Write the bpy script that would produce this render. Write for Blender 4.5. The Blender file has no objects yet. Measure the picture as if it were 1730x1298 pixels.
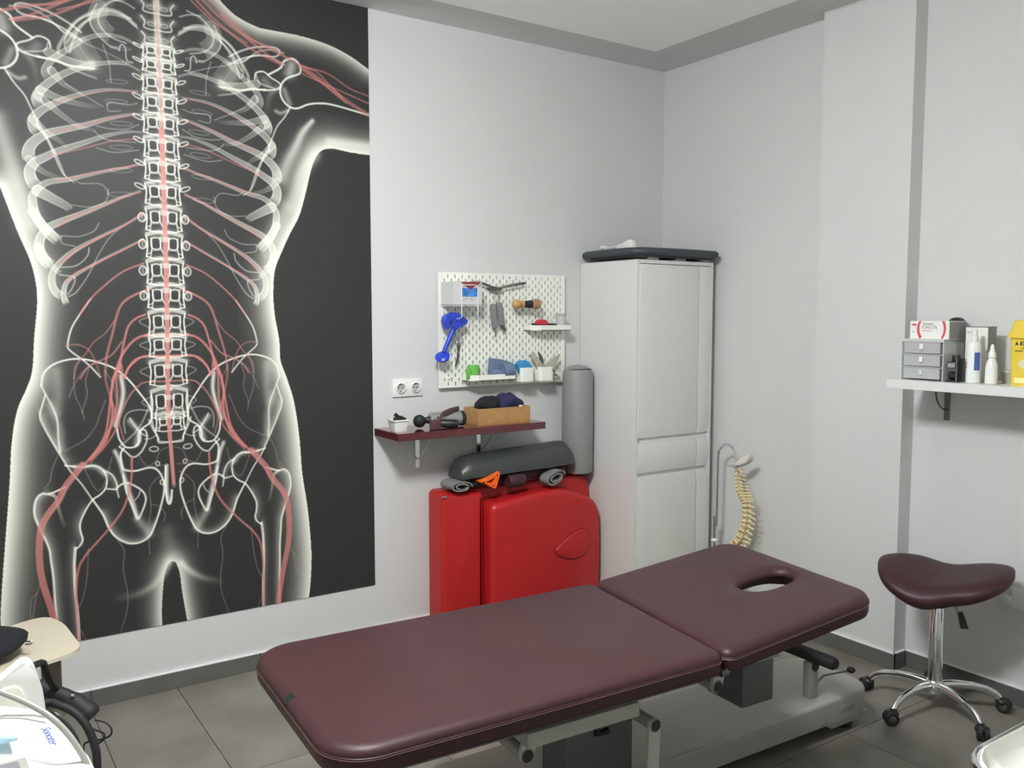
import bpy, bmesh, math, random
import numpy as np
from mathutils import Vector, Matrix
PI = math.pi
R = math.radians
random.seed(7)
SC = bpy.context.scene
COL = SC.collection

# ------------------------------------------------------------------ camera, world, lamps, exposure
cam_d = bpy.data.cameras.new('camera'); cam = bpy.data.objects.new('camera', cam_d); COL.objects.link(cam)
cam_d.sensor_fit = 'HORIZONTAL'; cam_d.sensor_width = 36.0
cam_d.lens = 36.0*1461.2/1730.0
cam_d.clip_start = .05; cam_d.clip_end = 50
cam.location = (-3.530, -3.676, 1.5466)
cam.rotation_euler = (R(90-4.54), 0, R(-34.07))
SC.camera = cam

world = bpy.data.worlds.new('world'); SC.world = world; world.use_nodes = True
world.node_tree.nodes['Background'].inputs[0].default_value = (.75, .8, .85, 1)
world.node_tree.nodes['Background'].inputs[1].default_value = .25
LAMP_POWER = 143.0                      # emission of the ceiling panels
LAMPS = [(-2.80, -2.05)]
vs = SC.view_settings
vs.view_transform = 'Standard'; vs.look = 'None'; vs.exposure = 0.0; vs.gamma = 1.0; vs.use_curve_mapping = False
try:
    SC.cycles.use_denoising = True
    SC.cycles.max_bounces = 10; SC.cycles.diffuse_bounces = 6; SC.cycles.caustics_reflective = False
except Exception:
    pass


# ------------------------------------------------------------------ materials
def lin(c):
    return tuple(((v/255)/12.92 if v/255 <= .04045 else ((v/255+.055)/1.055)**2.4) for v in c)


def mat(name, c, rough=.5, metal=0., var=0., scale=20., bump=0., bscale=200., spec=.5, trans=0., alpha=1., coat=0., emit=None, est=0.):
    """procedural material: c is an sRGB albedo 0-255; var = noise variation, bump = fine relief"""
    m = bpy.data.materials.new(name); m.use_nodes = True
    nt = m.node_tree; b = nt.nodes['Principled BSDF']
    col = lin(c)+(1,)
    b.inputs['Base Color'].default_value = col
    b.inputs['Roughness'].default_value = rough; b.inputs['Metallic'].default_value = metal
    b.inputs['Specular IOR Level'].default_value = spec
    b.inputs['Transmission Weight'].default_value = trans; b.inputs['Alpha'].default_value = alpha
    b.inputs['Coat Weight'].default_value = coat
    if emit:
        b.inputs['Emission Color'].default_value = lin(emit)+(1,); b.inputs['Emission Strength'].default_value = est
    tc = nt.nodes.new('ShaderNodeTexCoord')
    if var > 0:
        n = nt.nodes.new('ShaderNodeTexNoise'); n.inputs['Scale'].default_value = scale; n.inputs['Detail'].default_value = 5
        nt.links.new(tc.outputs['Object'], n.inputs['Vector'])
        rp = nt.nodes.new('ShaderNodeValToRGB')
        rp.color_ramp.elements[0].position = .3; rp.color_ramp.elements[1].position = .7
        rp.color_ramp.elements[0].color = tuple(v*(1-var) for v in col[:3])+(1,)
        rp.color_ramp.elements[1].color = tuple(min(1, v*(1+var)) for v in col[:3])+(1,)
        nt.links.new(n.outputs['Fac'], rp.inputs['Fac']); nt.links.new(rp.outputs['Color'], b.inputs['Base Color'])
    if bump > 0:
        n2 = nt.nodes.new('ShaderNodeTexNoise'); n2.inputs['Scale'].default_value = bscale; n2.inputs['Detail'].default_value = 4
        nt.links.new(tc.outputs['Object'], n2.inputs['Vector'])
        bp = nt.nodes.new('ShaderNodeBump'); bp.inputs['Strength'].default_value = bump; bp.inputs['Distance'].default_value = .002
        nt.links.new(n2.outputs['Fac'], bp.inputs['Height']); nt.links.new(bp.outputs['Normal'], b.inputs['Normal'])
    return m


WALL = mat('wall_paint', (212, 213, 211), .75, var=.012, scale=2.5, bump=.12, bscale=260, spec=.25)
CEIL = mat('ceiling_white', (246, 246, 244), .8, bump=.06, bscale=160, spec=.2)
BAND = mat('ceiling_grey_paint', (212, 212, 211), .8, bump=.06, bscale=160, spec=.2)
TILE = mat('floor_tile', (121, 117, 109), .42, var=.2, scale=4, bump=.08, bscale=90)
nt = TILE.node_tree                     # concrete look: blotches that differ from tile to tile
oi = nt.nodes.new('ShaderNodeObjectInfo'); tcn = [n for n in nt.nodes if n.type == 'TEX_COORD'][0]
ad = nt.nodes.new('ShaderNodeVectorMath'); ad.operation = 'ADD'
sc_ = nt.nodes.new('ShaderNodeVectorMath'); sc_.operation = 'SCALE'; sc_.inputs['Scale'].default_value = 30
cmb = nt.nodes.new('ShaderNodeCombineXYZ')
for k in range(3):
    nt.links.new(oi.outputs['Random'], cmb.inputs[k])
nt.links.new(cmb.outputs[0], sc_.inputs[0]); nt.links.new(tcn.outputs['Object'], ad.inputs[0]); nt.links.new(sc_.outputs[0], ad.inputs[1])
for n in nt.nodes:
    if n.type == 'TEX_NOISE':
        nt.links.new(ad.outputs[0], n.inputs['Vector'])
SKIRT = mat('skirting_tile', (98, 99, 94), .4, var=.12, scale=7, bump=.06, bscale=90)
GROUT = mat('grout', (92, 88, 84), .9)
SEAL = mat('white_sealant', (238, 240, 238), .5)
PLAS = mat('white_plastic', (232, 234, 230), .35, bump=.02)
PEG = mat('white_painted_board', (240, 242, 233), .45)
LACQ = mat('white_lacquer', (222, 223, 219), .18, bump=.015, bscale=30, coat=.3)
LACQS = mat('white_melamine', (220, 222, 219), .4)
DARKGAP = mat('dark_gap', (70, 71, 70), .8)
BURG = mat('burgundy_leather', (61, 36, 39), .42, var=.05, scale=6, bump=.25, bscale=420, spec=.34)
BURGS = mat('burgundy_laminate', (88, 34, 42), .12, var=.1, scale=3, coat=.4)
BURGF = mat('burgundy_fabric', (84, 54, 58), .85, bump=.5, bscale=600)
STITCH = mat('pale_thread', (168, 130, 124), .8)
REDL = mat('red_leather', (178, 30, 32), .40, var=.05, scale=5, bump=.2, bscale=380)
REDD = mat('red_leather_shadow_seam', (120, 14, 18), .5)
GREYL = mat('grey_leather', (140, 142, 139), .5, bump=.2, bscale=300)
DARKL = mat('charcoal_leather', (62, 66, 66), .36, bump=.15, bscale=300)
BLACK = mat('black_plastic', (32, 33, 34), .4)
RUBBER = mat('black_rubber', (26, 27, 28), .65)
CHROME = mat('chrome', (226, 228, 228), .12, metal=1.)
STEEL = mat('brushed_steel', (172, 173, 172), .32, metal=1., bump=.05)
DSTEEL = mat('dark_steel', (110, 112, 112), .4, metal=.9)
ENAM = mat('grey_white_enamel', (156, 156, 149), .38, bump=.02)
PLATE = mat('light_grey_enamel', (186, 187, 181), .38)
ENAMD = mat('dark_grey_enamel', (92, 93, 91), .45)
BLUE = mat('blue_plastic', (40, 66, 190), .32)
GREEN = mat('green_tape', (104, 178, 78), .7, bump=.4, bscale=500)
SLATE = mat('slate_blue_elastic', (104, 122, 150), .75, bump=.5, bscale=400)
CYAN = mat('blue_cloth', (58, 140, 196), .8, bump=.5, bscale=300)
BEIGE = mat('beige_packet', (176, 172, 154), .6, bump=.3)
WOOD = mat('pale_wood', (196, 156, 104), .45, var=.15, scale=25)
WOODB = mat('bamboo', (178, 136, 84), .5, var=.14, scale=18, bump=.1, bscale=80)
NAVY = mat('navy_cloth', (44, 44, 78), .9, bump=.8, bscale=300)
BCLOTH = mat('black_cloth', (26, 28, 32), .9, bump=.8, bscale=260)
GCLOTH = mat('grey_webbing', (132, 134, 130), .85, bump=.5, bscale=500)
ORANGE = mat('orange_band', (255, 118, 40), .5, bump=.2)
PURP = mat('dark_purple_roll', (66, 36, 44), .5)
SILVER = mat('silver_plastic', (178, 180, 180), .3, metal=.7)
BONE = mat('bone_cream', (232, 216, 170), .5, var=.08, scale=60)
BONEW = mat('bone_white', (222, 220, 208), .55)
CLEAR = mat('clear_plastic', (225, 228, 228), .15, trans=.75, alpha=.55)
FROST = mat('frosted_plastic', (236, 238, 238), .35, alpha=.6)
YEL = mat('yellow_plastic', (226, 198, 70), .4)
YELP = mat('pale_yellow_panel', (240, 232, 160), .5)
CARD = mat('white_card', (232, 230, 226), .6)
CARDG = mat('grey_card', (150, 152, 150), .6)
CARDR = mat('red_print', (196, 80, 86), .6)
INK = mat('dark_ink', (60, 60, 62), .7)
INKG = mat('grey_ink', (130, 132, 134), .7)
BLUEP = mat('blue_print', (74, 98, 160), .5)
REDP = mat('red_plastic', (196, 48, 62), .45)
MAROON = mat('maroon_print', (140, 44, 54), .6)
CREAM = mat('cream_laminate', (218, 208, 186), .45)
DEV = mat('device_white_plastic', (236, 236, 232), .3)
DEVC = mat('device_cream_plastic', (222, 220, 206), .35)
DEVB = mat('device_pale_blue', (178, 216, 234), .3)
SCREEN = mat('dull_screen', (120, 122, 124), .2)
HOSE = mat('grey_hose', (150, 148, 140), .45)
LINER = mat('white_fabric', (236, 236, 228), .8, bump=.4, bscale=40)
GLASS = mat('bulb_plastic', (210, 212, 208), .2, trans=.6, alpha=.5)


# ------------------------------------------------------------------ geometry helpers
class G:
    """collects shapes in world coordinates and links them as one mesh"""
    def __init__(s, mtx=None):
        s.bm = bmesh.new(); s.M = mtx or Matrix.Identity(4)

    def v(s, p):
        return s.bm.verts.new(s.M @ Vector(p))

    def face(s, vv):
        try:
            return s.bm.faces.new(vv)
        except ValueError:
            return None

    def box(s, x0, x1, y0, y1, z0, z1, bev=0., seg=2):
        P = [s.v((x, y, z)) for z in (z0, z1) for y in (y0, y1) for x in (x0, x1)]
        F = [s.face([P[i] for i in q]) for q in ((0, 2, 3, 1), (4, 5, 7, 6), (0, 1, 5, 4), (2, 6, 7, 3), (0, 4, 6, 2), (1, 3, 7, 5))]
        if bev > 0:
            E = set(e for f in F for e in f.edges)
            bmesh.ops.bevel(s.bm, geom=list(E), offset=bev, segments=seg, affect='EDGES', profile=.5)
        return s

    def rings(s, rings, closed=False, cap=True):
        V = [[s.v(p) for p in r] for r in rings]
        n = len(V[0]); m = len(V)
        for i in range(m if closed else m-1):
            a = V[i]; b = V[(i+1) % m]
            for j in range(n):
                k = (j+1) % n
                s.face((a[j], a[k], b[k], b[j]))
        if cap and not closed:
            s.face(V[0][::-1]); s.face(V[-1])
        return s

    def tube(s, pts, r, n=10, cap=True, sq=None):
        """round bar along pts; r number or list; sq=(w,h) factors flatten it"""
        P = [Vector(p) for p in pts]; m = len(P)
        rr = r if isinstance(r, (list, tuple)) else [r]*m
        T = []
        for i in range(m):
            a = P[max(0, i-1)]; b = P[min(m-1, i+1)]; T.append((b-a).normalized())
        up = Vector((0, 0, 1)) if abs(T[0].z) < .9 else Vector((1, 0, 0))
        N = (up-T[0]*up.dot(T[0])).normalized(); rings = []
        for i in range(m):
            N = (N-T[i]*N.dot(T[i])).normalized(); B = T[i].cross(N)
            fx, fy = sq if sq else (1, 1)
            rings.append([P[i]+(N*math.cos(2*PI*k/n)*fy+B*math.sin(2*PI*k/n)*fx)*rr[i] for k in range(n)])
        return s.rings(rings, cap=cap)

    def cyl(s, p0, p1, r0, r1=None, n=20):
        return s.tube([p0, p1], [r0, r0 if r1 is None else r1], n)

    def lathe(s, prof, c=(0, 0, 0), n=24, axis='z', cap=True):
        rings = []
        for r, h in prof:
            ring = []
            for k in range(n):
                a, b = r*math.cos(2*PI*k/n), r*math.sin(2*PI*k/n)
                p = {'z': (a, b, h), 'x': (h, a, b), 'y': (b, h, a)}[axis]
                ring.append((c[0]+p[0], c[1]+p[1], c[2]+p[2]))
            rings.append(ring)
        return s.rings(rings, cap=cap)

    def prism(s, poly, fn0, fn1, bev=0.):
        """poly of 2d points mapped by fn0/fn1 to the two faces"""
        a = [s.v(fn0(*p)) for p in poly]; b = [s.v(fn1(*p)) for p in poly]; n = len(poly)
        F = [s.face(a[::-1]), s.face(b)]
        for j in range(n):
            k = (j+1) % n; s.face((a[j], a[k], b[k], b[j]))
        if bev > 0:
            E = set(e for f in F if f for e in f.edges)
            bmesh.ops.bevel(s.bm, geom=list(E), offset=bev, segments=3, affect='EDGES', profile=.5)
        return s

    def grid(s, fn, nu, nv, thick=0.):
        V = [[s.v(fn(i/nu, j/nv)) for j in range(nv+1)] for i in range(nu+1)]
        for i in range(nu):
            for j in range(nv):
                s.face((V[i][j], V[i+1][j], V[i+1][j+1], V[i][j+1]))
        return s

    def ell(s, c, rx, ry, rz, n=16, m=10, jitter=0., sq=1.):
        rings = []
        for i in range(m+1):
            ph = PI*(i/m)-PI/2; cp = max(.02, math.cos(ph))**sq; sp = math.copysign(abs(math.sin(ph))**sq, math.sin(ph))
            rings.append([(c[0]+rx*cp*math.cos(2*PI*k/n)*(1+jitter*(random.random()-.5)), c[1]+ry*cp*math.sin(2*PI*k/n)*(1+jitter*(random.random()-.5)), c[2]+rz*sp*(1+jitter*.6*(random.random()-.5))) for k in range(n)])
        return s.rings(rings)

    def obj(s, name, m, parent=None, smooth=True, ang=35):
        bm = s.bm
        bmesh.ops.recalc_face_normals(bm, faces=bm.faces)
        if parent is not None:
            inv = world_m(parent).inverted()
            bmesh.ops.transform(bm, matrix=inv, verts=bm.verts)
            org = Vector((0, 0, 0))
        else:
            xs = [v.co for v in bm.verts]
            org = Vector(((min(v.x for v in xs)+max(v.x for v in xs))/2, (min(v.y for v in xs)+max(v.y for v in xs))/2, min(v.z for v in xs)))
            bmesh.ops.translate(bm, vec=-org, verts=bm.verts)
        me = bpy.data.meshes.new(name); bm.to_mesh(me); bm.free()
        for mm in (m if isinstance(m, (list, tuple)) else [m]):
            me.materials.append(mm)
        if smooth:
            for p in me.polygons:
                p.use_smooth = True
            try:
                me.set_sharp_from_angle(angle=R(ang))
            except Exception:
                pass
        o = bpy.data.objects.new(name, me); COL.objects.link(o)
        if parent is not None:
            o.parent = parent
        else:
            o.location = org
        return o


def world_m(o):
    m = Matrix.LocRotScale(o.location, o.rotation_euler, o.scale)
    return world_m(o.parent) @ m if o.parent else m


def thing(name, label, cat, loc=(0, 0, 0), rz=0, group=None):
    o = bpy.data.objects.new(name, None); COL.objects.link(o); o.empty_display_size = .05
    o.location = loc; o.rotation_euler = (0, 0, rz); o['label'] = label; o['category'] = cat
    if group:
        o['group'] = group
    return o


def tag(o, label, cat, group=None):
    o['label'] = label; o['category'] = cat
    if group:
        o['group'] = group
    return o


def struct(o, label=None):
    o['kind'] = 'structure'
    if label:
        o['label'] = label
    return o


def text(name, body, size, m, parent, origin, right, up, depth=.0004, bold=0.):
    """flat lettering standing on a surface: origin = lower left, right/up = directions"""
    cu = bpy.data.curves.new(name, 'FONT'); cu.body = body; cu.size = size; cu.extrude = depth; cu.offset = bold; cu.materials.append(m)
    tmp = bpy.data.objects.new(name, cu); COL.objects.link(tmp)
    dg = bpy.context.evaluated_depsgraph_get(); dg.update()
    me = bpy.data.meshes.new_from_object(tmp.evaluated_get(dg)); bpy.data.objects.remove(tmp); me.name = name
    if not me.materials:
        me.materials.append(m)
    o = bpy.data.objects.new(name, me); COL.objects.link(o)
    r = Vector(right).normalized(); u = Vector(up).normalized(); n = r.cross(u)
    W = Matrix.Translation(Vector(origin)) @ Matrix((r, u, n)).transposed().to_4x4()
    o.parent = parent
    L = world_m(parent).inverted() @ W
    o.location, o.rotation_euler = L.to_translation(), L.to_euler()
    return o


def rrect(x0, x1, y0, y1, r, n=6):
    pts = []
    for cx, cy, a0 in ((x1-r, y1-r, 0), (x0+r, y1-r, 90), (x0+r, y0+r, 180), (x1-r, y0+r, 270)):
        for k in range(n+1):
            a = R(a0+90*k/n); pts.append((cx+r*math.cos(a), cy+r*math.sin(a)))
    return pts


def copy_tree(o, parent=None):
    c = o.copy(); COL.objects.link(c); c.parent = parent
    for ch in o.children:
        copy_tree(ch, c)
    return c
def catmull(P, n=6):
    P = np.array(P, float)
    if len(P) < 3:
        t = np.linspace(0, 1, n+1)[:, None]
        return P[0]*(1-t)+P[1]*t
    Q = np.vstack([2*P[0]-P[1], P, 2*P[-1]-P[-2]])
    out = []
    for i in range(1, len(Q)-2):
        for k in range(n):
            t = k/n
            a, b, c, d = Q[i-1], Q[i], Q[i+1], Q[i+2]
            out.append(.5*((2*b)+(-a+c)*t+(2*a-5*b+4*c-d)*t*t+(-a+3*b-3*c+d)*t**3))
    out.append(P[-1])
    return np.array(out)


MU0, MU1, MV0, MV1 = -930.0, 904.0, 277.5, 2921.0     # printed area of the mural in mm on the wall
MRES = 2.0


def paint_mural(DATA):
    """draw the flat anatomical print: returns (h,w,3) display-space colours"""
    W = int((MU1-MU0)/MRES); H = int((MV1-MV0)/MRES)
    img = np.empty((H, W, 3), np.float32)
    img[:] = (.192, .192, .186)
    white = np.array((.93, .93, .885), np.float32)
    red = np.array((.80, .49, .47), np.float32)
    pale = np.array((.66, .57, .56), np.float32)

    def field(P, reach):
        x0 = max(0, int((P[:, 0].min()-reach-MU0)/MRES)); x1 = min(W, int((P[:, 0].max()+reach-MU0)/MRES)+2)
        y0 = max(0, int((P[:, 1].min()-reach-MV0)/MRES)); y1 = min(H, int((P[:, 1].max()+reach-MV0)/MRES)+2)
        if x1 <= x0 or y1 <= y0:
            return None
        D = np.full((y1-y0, x1-x0), 1e9, np.float32); T = np.zeros_like(D); S = np.zeros_like(D)
        tot = len(P)-1
        for i in range(tot):
            a, b = P[i], P[i+1]; d = b-a; L2 = float(d@d)+1e-9
            bx0 = max(x0, int((min(a[0], b[0])-reach-MU0)/MRES)); bx1 = min(x1, int((max(a[0], b[0])+reach-MU0)/MRES)+2)
            by0 = max(y0, int((min(a[1], b[1])-reach-MV0)/MRES)); by1 = min(y1, int((max(a[1], b[1])+reach-MV0)/MRES)+2)
            if bx1 <= bx0 or by1 <= by0:
                continue
            X = (np.arange(bx0, bx1)*MRES+MU0-a[0])[None, :]; Y = (np.arange(by0, by1)*MRES+MV0-a[1])[:, None]
            t = np.clip((X*d[0]+Y*d[1])/L2, 0, 1)
            dist = np.hypot(X-t*d[0], Y-t*d[1])
            sl = (slice(by0-y0, by1-y0), slice(bx0-x0, bx1-x0))
            m = dist < D[sl]
            D[sl] = np.where(m, dist, D[sl]); T[sl] = np.where(m, (i+t)/tot, T[sl])
            S[sl] = np.where(m, d[0]*Y-d[1]*X, S[sl])
        return x0, x1, y0, y1, D, T, S

    def lay(box, A, col, cover=False):
        x0, x1, y0, y1 = box
        A = A[..., None]
        R = img[y0:y1, x0:x1]
        if cover:
            R[:] = R*(1-A)+col*A
        else:
            R[:] = R+(1-R/np.maximum(col, R))*A*col

    def stroke(kind, col, w0, w1, a0, a1, P):
        c = {'r': red, 'p': pale}.get(col, white)
        wm = max(w0, w1)
        reach = {'s': wm*.5+3, 'b': wm*.5+3, 'g': wm*1.3, 'l': wm*1.1, 'r': wm*1.1}[kind]
        f = field(P, reach)
        if f is None:
            return
        x0, x1, y0, y1, D, T, S = f
        Wd = w0+(w1-w0)*T; Al = a0+(a1-a0)*T
        if kind == 's':
            A = Al*np.clip((Wd*.5+1.6-D)/2.2, 0, 1)
        elif kind == 'b':                                  # translucent band with brighter edges
            body = np.clip((Wd*.5+1-D)/2, 0, 1)
            edge = np.exp(-((D-Wd*.5+2)/2.2)**2)*body
            A = Al*(.80*body+.35*edge)*np.clip((1.0-T)*9, 0, 1)**.5
        elif kind == 'g':
            A = Al*np.exp(-(D/(Wd*.48+.1))**2)
        else:
            side = (S > 0) if kind == 'l' else (S < 0)
            A = Al*side*np.exp(-(D/(Wd*.5))**1.45)
        lay((x0, x1, y0, y1), A.astype(np.float32), c, cover=(col in 'rp'))

    body = []
    for line in DATA.strip().split('\n'):
        t = line.split(' ')
        k, m, c = t[0][0], t[0][1] == '1', t[0][2]
        w0, w1, a0, a1 = map(float, t[1:5])
        P = catmull([tuple(map(float, q.split(','))) for q in t[5:]], 5)
        body.append((k, c, w0, w1, a0, a1, P, m))
    order = {'l': 0, 'r': 0, 'g': 1, 'b': 2, 's': 3}
    body.sort(key=lambda e: (order[e[0]] if e[1] == 'w' else 4))
    for k, c, w0, w1, a0, a1, P, m in body:
        stroke(k, c, w0, w1, a0, a1, P)
        if m:
            Q = P.copy(); Q[:, 0] = 10-Q[:, 0]
            stroke({'l': 'r', 'r': 'l'}.get(k, k), c, w0, w1, a0, a1, Q)

    # vertebral column
    lv = [2750, 2687, 2629, 2575, 2521, 2450, 2375, 2294, 2204, 2117, 2024, 1923, 1818, 1714, 1615, 1508, 1417, 1310, 1184, 1110]
    hw = [62, 60, 60, 60, 62, 64, 65, 66, 66, 66, 67, 68, 69, 70, 70, 70, 71, 72, 70, 56]
    lw = [(-20, 2921), (0, 2800)]

    def poly(pts, w, a, sym=True, col='w', kind='s', w1=None, n=5):
        P = catmull(pts, n)
        if kind == 's':
            w = w*.85; a = a*.93
        stroke(kind, col, w, w if w1 is None else w1, a, a, P)
        if sym:
            Q = P.copy(); Q[:, 0] = 10-Q[:, 0]
            stroke(kind, col, w, w if w1 is None else w1, a, a, Q)

    def ring(cx, cy, rx, ry, w, a, rot=0., sym=True, sq=1.):
        pts = []
        for i in range(17):
            th = i*math.pi/8
            ex = math.copysign(abs(math.cos(th))**sq, math.cos(th))*rx; ey = math.copysign(abs(math.sin(th))**sq, math.sin(th))*ry
            pts.append((cx+ex*math.cos(rot)-ey*math.sin(rot), cy+ex*math.sin(rot)+ey*math.cos(rot)))
        poly(pts, w, a, sym, n=2)
    for i, y in enumerate(lv):
        w = hw[i]; h = (lv[i-1]-y) if i else 62
        C0 = 5
        up = y+h*.5
        thor = i < 11
        if i < 3:
            poly([(C0-w, y+h*.3), (C0-w*.8, y), (C0-w*.85, y-h*.35), (C0-w*.4, y-h*.45), (C0, y-h*.4)], 7, .7)
            poly([(C0-w, y+h*.2), (C0-w*.5, y-h*.05), (C0, y+h*.1)], 30, .3, kind='g')
            ring(C0-w*.4, y-h*.1, 14, 7, 5, .4)
            continue
        poly([(C0-w, up-h*.1), (C0-w*.93, y+h*.1), (C0-w, y-h*.38)], 6, .95)
        poly([(C0-w*.74, up-h*.18), (C0-w*.7, y), (C0-w*.78, y-h*.4)], 5, .75)
        poly([(C0-w*1.0, y-h*.38), (C0-w*.5, y-h*.46), (C0, y-h*.43)], 5, .9)
        poly([(C0-w*1.0, y-h*.3), (C0-w*.74, y-h*.22)], 4, .8)
        poly([(C0-w*.95, up-h*.05), (C0-w*.3, up+h*.06), (C0, up)], 18 if not thor else 12, .62)
        poly([(C0-w*.9, up), (C0, up)], 40, .28, kind='g')
        ring(C0-w*.48, y+h*.12, w*.26, h*.22, 5, .9, sq=.65)
        poly([(C0-w*.24, up-h*.15), (C0-w*.22, y), (C0-w*.1, y-h*.22), (C0, y-h*.26)], 5, .85)
        poly([(C0-w*.74, y-h*.15), (C0-w*.2, y-h*.12)], 4, .6)
        if 3 <= i <= 10:
            ring(C0-w*1.28, y+h*.30, w*.30, h*.085, 4.5, .85, rot=-.42)
            poly([(C0-w*1.0, y+h*.25), (C0-w*.6, y+h*.42), (C0-w*.2, y+h*.3)], 14, .4)
            ring(C0-w*2.5+((i*37) % 20), y-h*.12, w*.62, h*.10, 3.5, .3, rot=.06)
        elif i <= 14:
            ring(C0-w*1.2, y+h*.08, w*.2, h*.17, 6, .8); ring(C0-w*1.12, y+h*.08, w*.1, h*.1, 10, .4)
        elif i <= 18:
            poly([(C0-w*.95, y+h*.3), (C0-w*1.5, y+h*.12), (C0-w*.95, y-h*.12)], 4, .45)
    stroke('g', 'w', 30, 26, .5, .25, np.array([(3., 2930.), (8., 2300.), (8., 1900.)]))
    cord = catmull([(-2, 2930), (6, 2500), (8, 2100), (7, 1700), (3, 1400), (-1, 1200), (5, 1000), (12, 850)], 6)
    stroke('s', 'w', 22, 14, .55, .3, cord)
    A = catmull([(7, 2280), (8, 2100), (7, 1700), (3, 1400), (0, 1100), (5, 1000), (11, 860)], 6)
    stroke('s', 'r', 19, 12, .8, .85, A)
    stroke('s', 'r', 10, 12, .35, .5, catmull([(-2, 2930), (6, 2500), (8, 2280)], 6))
    for i, y in enumerate(lv):
        if i > 6:
            stroke('s', 'w', 20, 20, .5, .5, np.array([(-4., y+30.), (16., y+30.)]))
    return np.clip(img, 0, 1)

# ================================================================== THE ROOM
XL, YR, H = -4.75, -4.95, 2.92          # far side wall, rear wall, ceiling
struct(G().box(XL-.1, .1, YR-.1, .1, -.12, -.009).obj('floor', GROUT, smooth=False), 'grey concrete-look tiled floor')
floor = bpy.data.objects['floor']
t0 = None
xj = -2.73-.327*7
cols = [(xj+.327*i, xj+.327*(i+1)) for i in range(16)]
rows = [(-.83-.98*k-.98, -.83-.98*k) for k in range(5)]
rows = [(-.83, 0.0)]+rows
for x0, x1 in cols:
    x0c, x1c = max(x0, XL), min(x1, 0.0)
    if x1c-x0c < .03:
        continue
    for y0, y1 in rows:
        y0c, y1c = max(y0, YR), min(y1, 0)
        if y1c-y0c < .03:
            continue
        G().box(x0c+.0014, x1c-.0014, y0c+.0014, y1c-.0014, -.009, random.uniform(-.0004, 0)).obj('floor_tile', TILE, floor, smooth=False)
wl = struct(G().box(XL-.1, .1, 0, .1, 0, H+.1).obj('wall_left', WALL, smooth=False), 'light grey painted wall behind the mural')
wr = struct(G().box(0, .1, YR, 0, 0, H+.1).obj('wall_right', WALL, smooth=False), 'light grey painted wall with a shallow pillar')
G().box(-.087, .0, -1.563, -1.118, 0, H).obj('pillar', WALL, wr, smooth=False)
struct(G().box(XL-.1, .1, YR-.1, YR, 0, H+.1).obj('wall_rear', WALL, smooth=False))
struct(G().box(XL-.1, XL, YR, 0, 0, H+.1).obj('wall_side', WALL, smooth=False))
ce = struct(G().box(XL-.1, .1, YR-.1, .1, H, H+.1).obj('ceiling', BAND, smooth=False), 'white ceiling with a slightly lower central panel')
PZ = 2.885
G().box(XL+.35, -.392, YR+.35, -.338, PZ, H).obj('drop_panel', CEIL, ce, smooth=False)


def skirt(name, runs, label):
    """runs: list of boxes (x0,x1,y0,y1); the first is the parent mesh's sealant bead"""
    par = bpy.data.objects.new(name, None); COL.objects.link(par); struct(par, label)
    for x0, x1, y0, y1 in runs:
        G().box(x0, x1, y0, y1, 0, .071, .001, 1).obj('skirting_tile', SKIRT, par, smooth=False)
    for x0, x1, y0, y1 in runs:
        G().box(x0, x1, y0, y1, .071, .0755).obj('sealant', SEAL, par, smooth=False)


xs = [XL, -4.398, -3.726, -3.054, -2.382, -1.710, -1.038, -.366, -.011]
skirt('baseboard_left', [(a+.0012, b-.0012, -.011, -.0005) for a, b in zip(xs, xs[1:])], 'grey tile skirting below the mural')
ys = [-1.107, -.672, -.011]
ru = [(-.011, -.0005, a+.0012, b-.0012) for a, b in zip(ys, ys[1:])]
ru += [(-.098, -.088, -1.574, -1.108), (-.0985, -.012, -1.117, -1.107), (-.0985, -.012, -1.574, -1.564)]
yy = [-4.93, -4.262, -3.59, -2.918, -2.246, -1.575]
ru += [(-.011, -.0005, a+.0012, b-.0012) for a, b in zip(yy, yy[1:])]
skirt('baseboard_right', ru, 'grey tile skirting around the pillar')

# ceiling lamps (above the frame)
DIFF = mat('lamp_diffuser', (255, 255, 255), .5, emit=(250, 252, 253), est=LAMP_POWER)
for i, (lx, ly) in enumerate(LAMPS):
    L = thing('ceiling_light', 'round white opal drum lamp hanging from the ceiling above the treatment couch', 'ceiling light', (lx, ly, PZ))
    G().lathe([(.06, PZ), (.06, PZ-.03), (.012, PZ-.034), (.012, PZ-.15)], (lx, ly, 0), 24).obj('ceiling_rose', PLAS, L)
    G().lathe([(.05, PZ-.140), (.215, PZ-.146), (.222, PZ-.150), (.222, PZ-.158), (.205, PZ-.160)], (lx, ly, 0), 40).obj('frame', PLAS, L)
    G().lathe([(.19, PZ-.1605), (.212, PZ-.164), (.214, PZ-.28), (.19, PZ-.315), (.05, PZ-.33), (.005, PZ-.332)], (lx, ly, 0), 40).obj('diffuser', DIFF, L)

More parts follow.
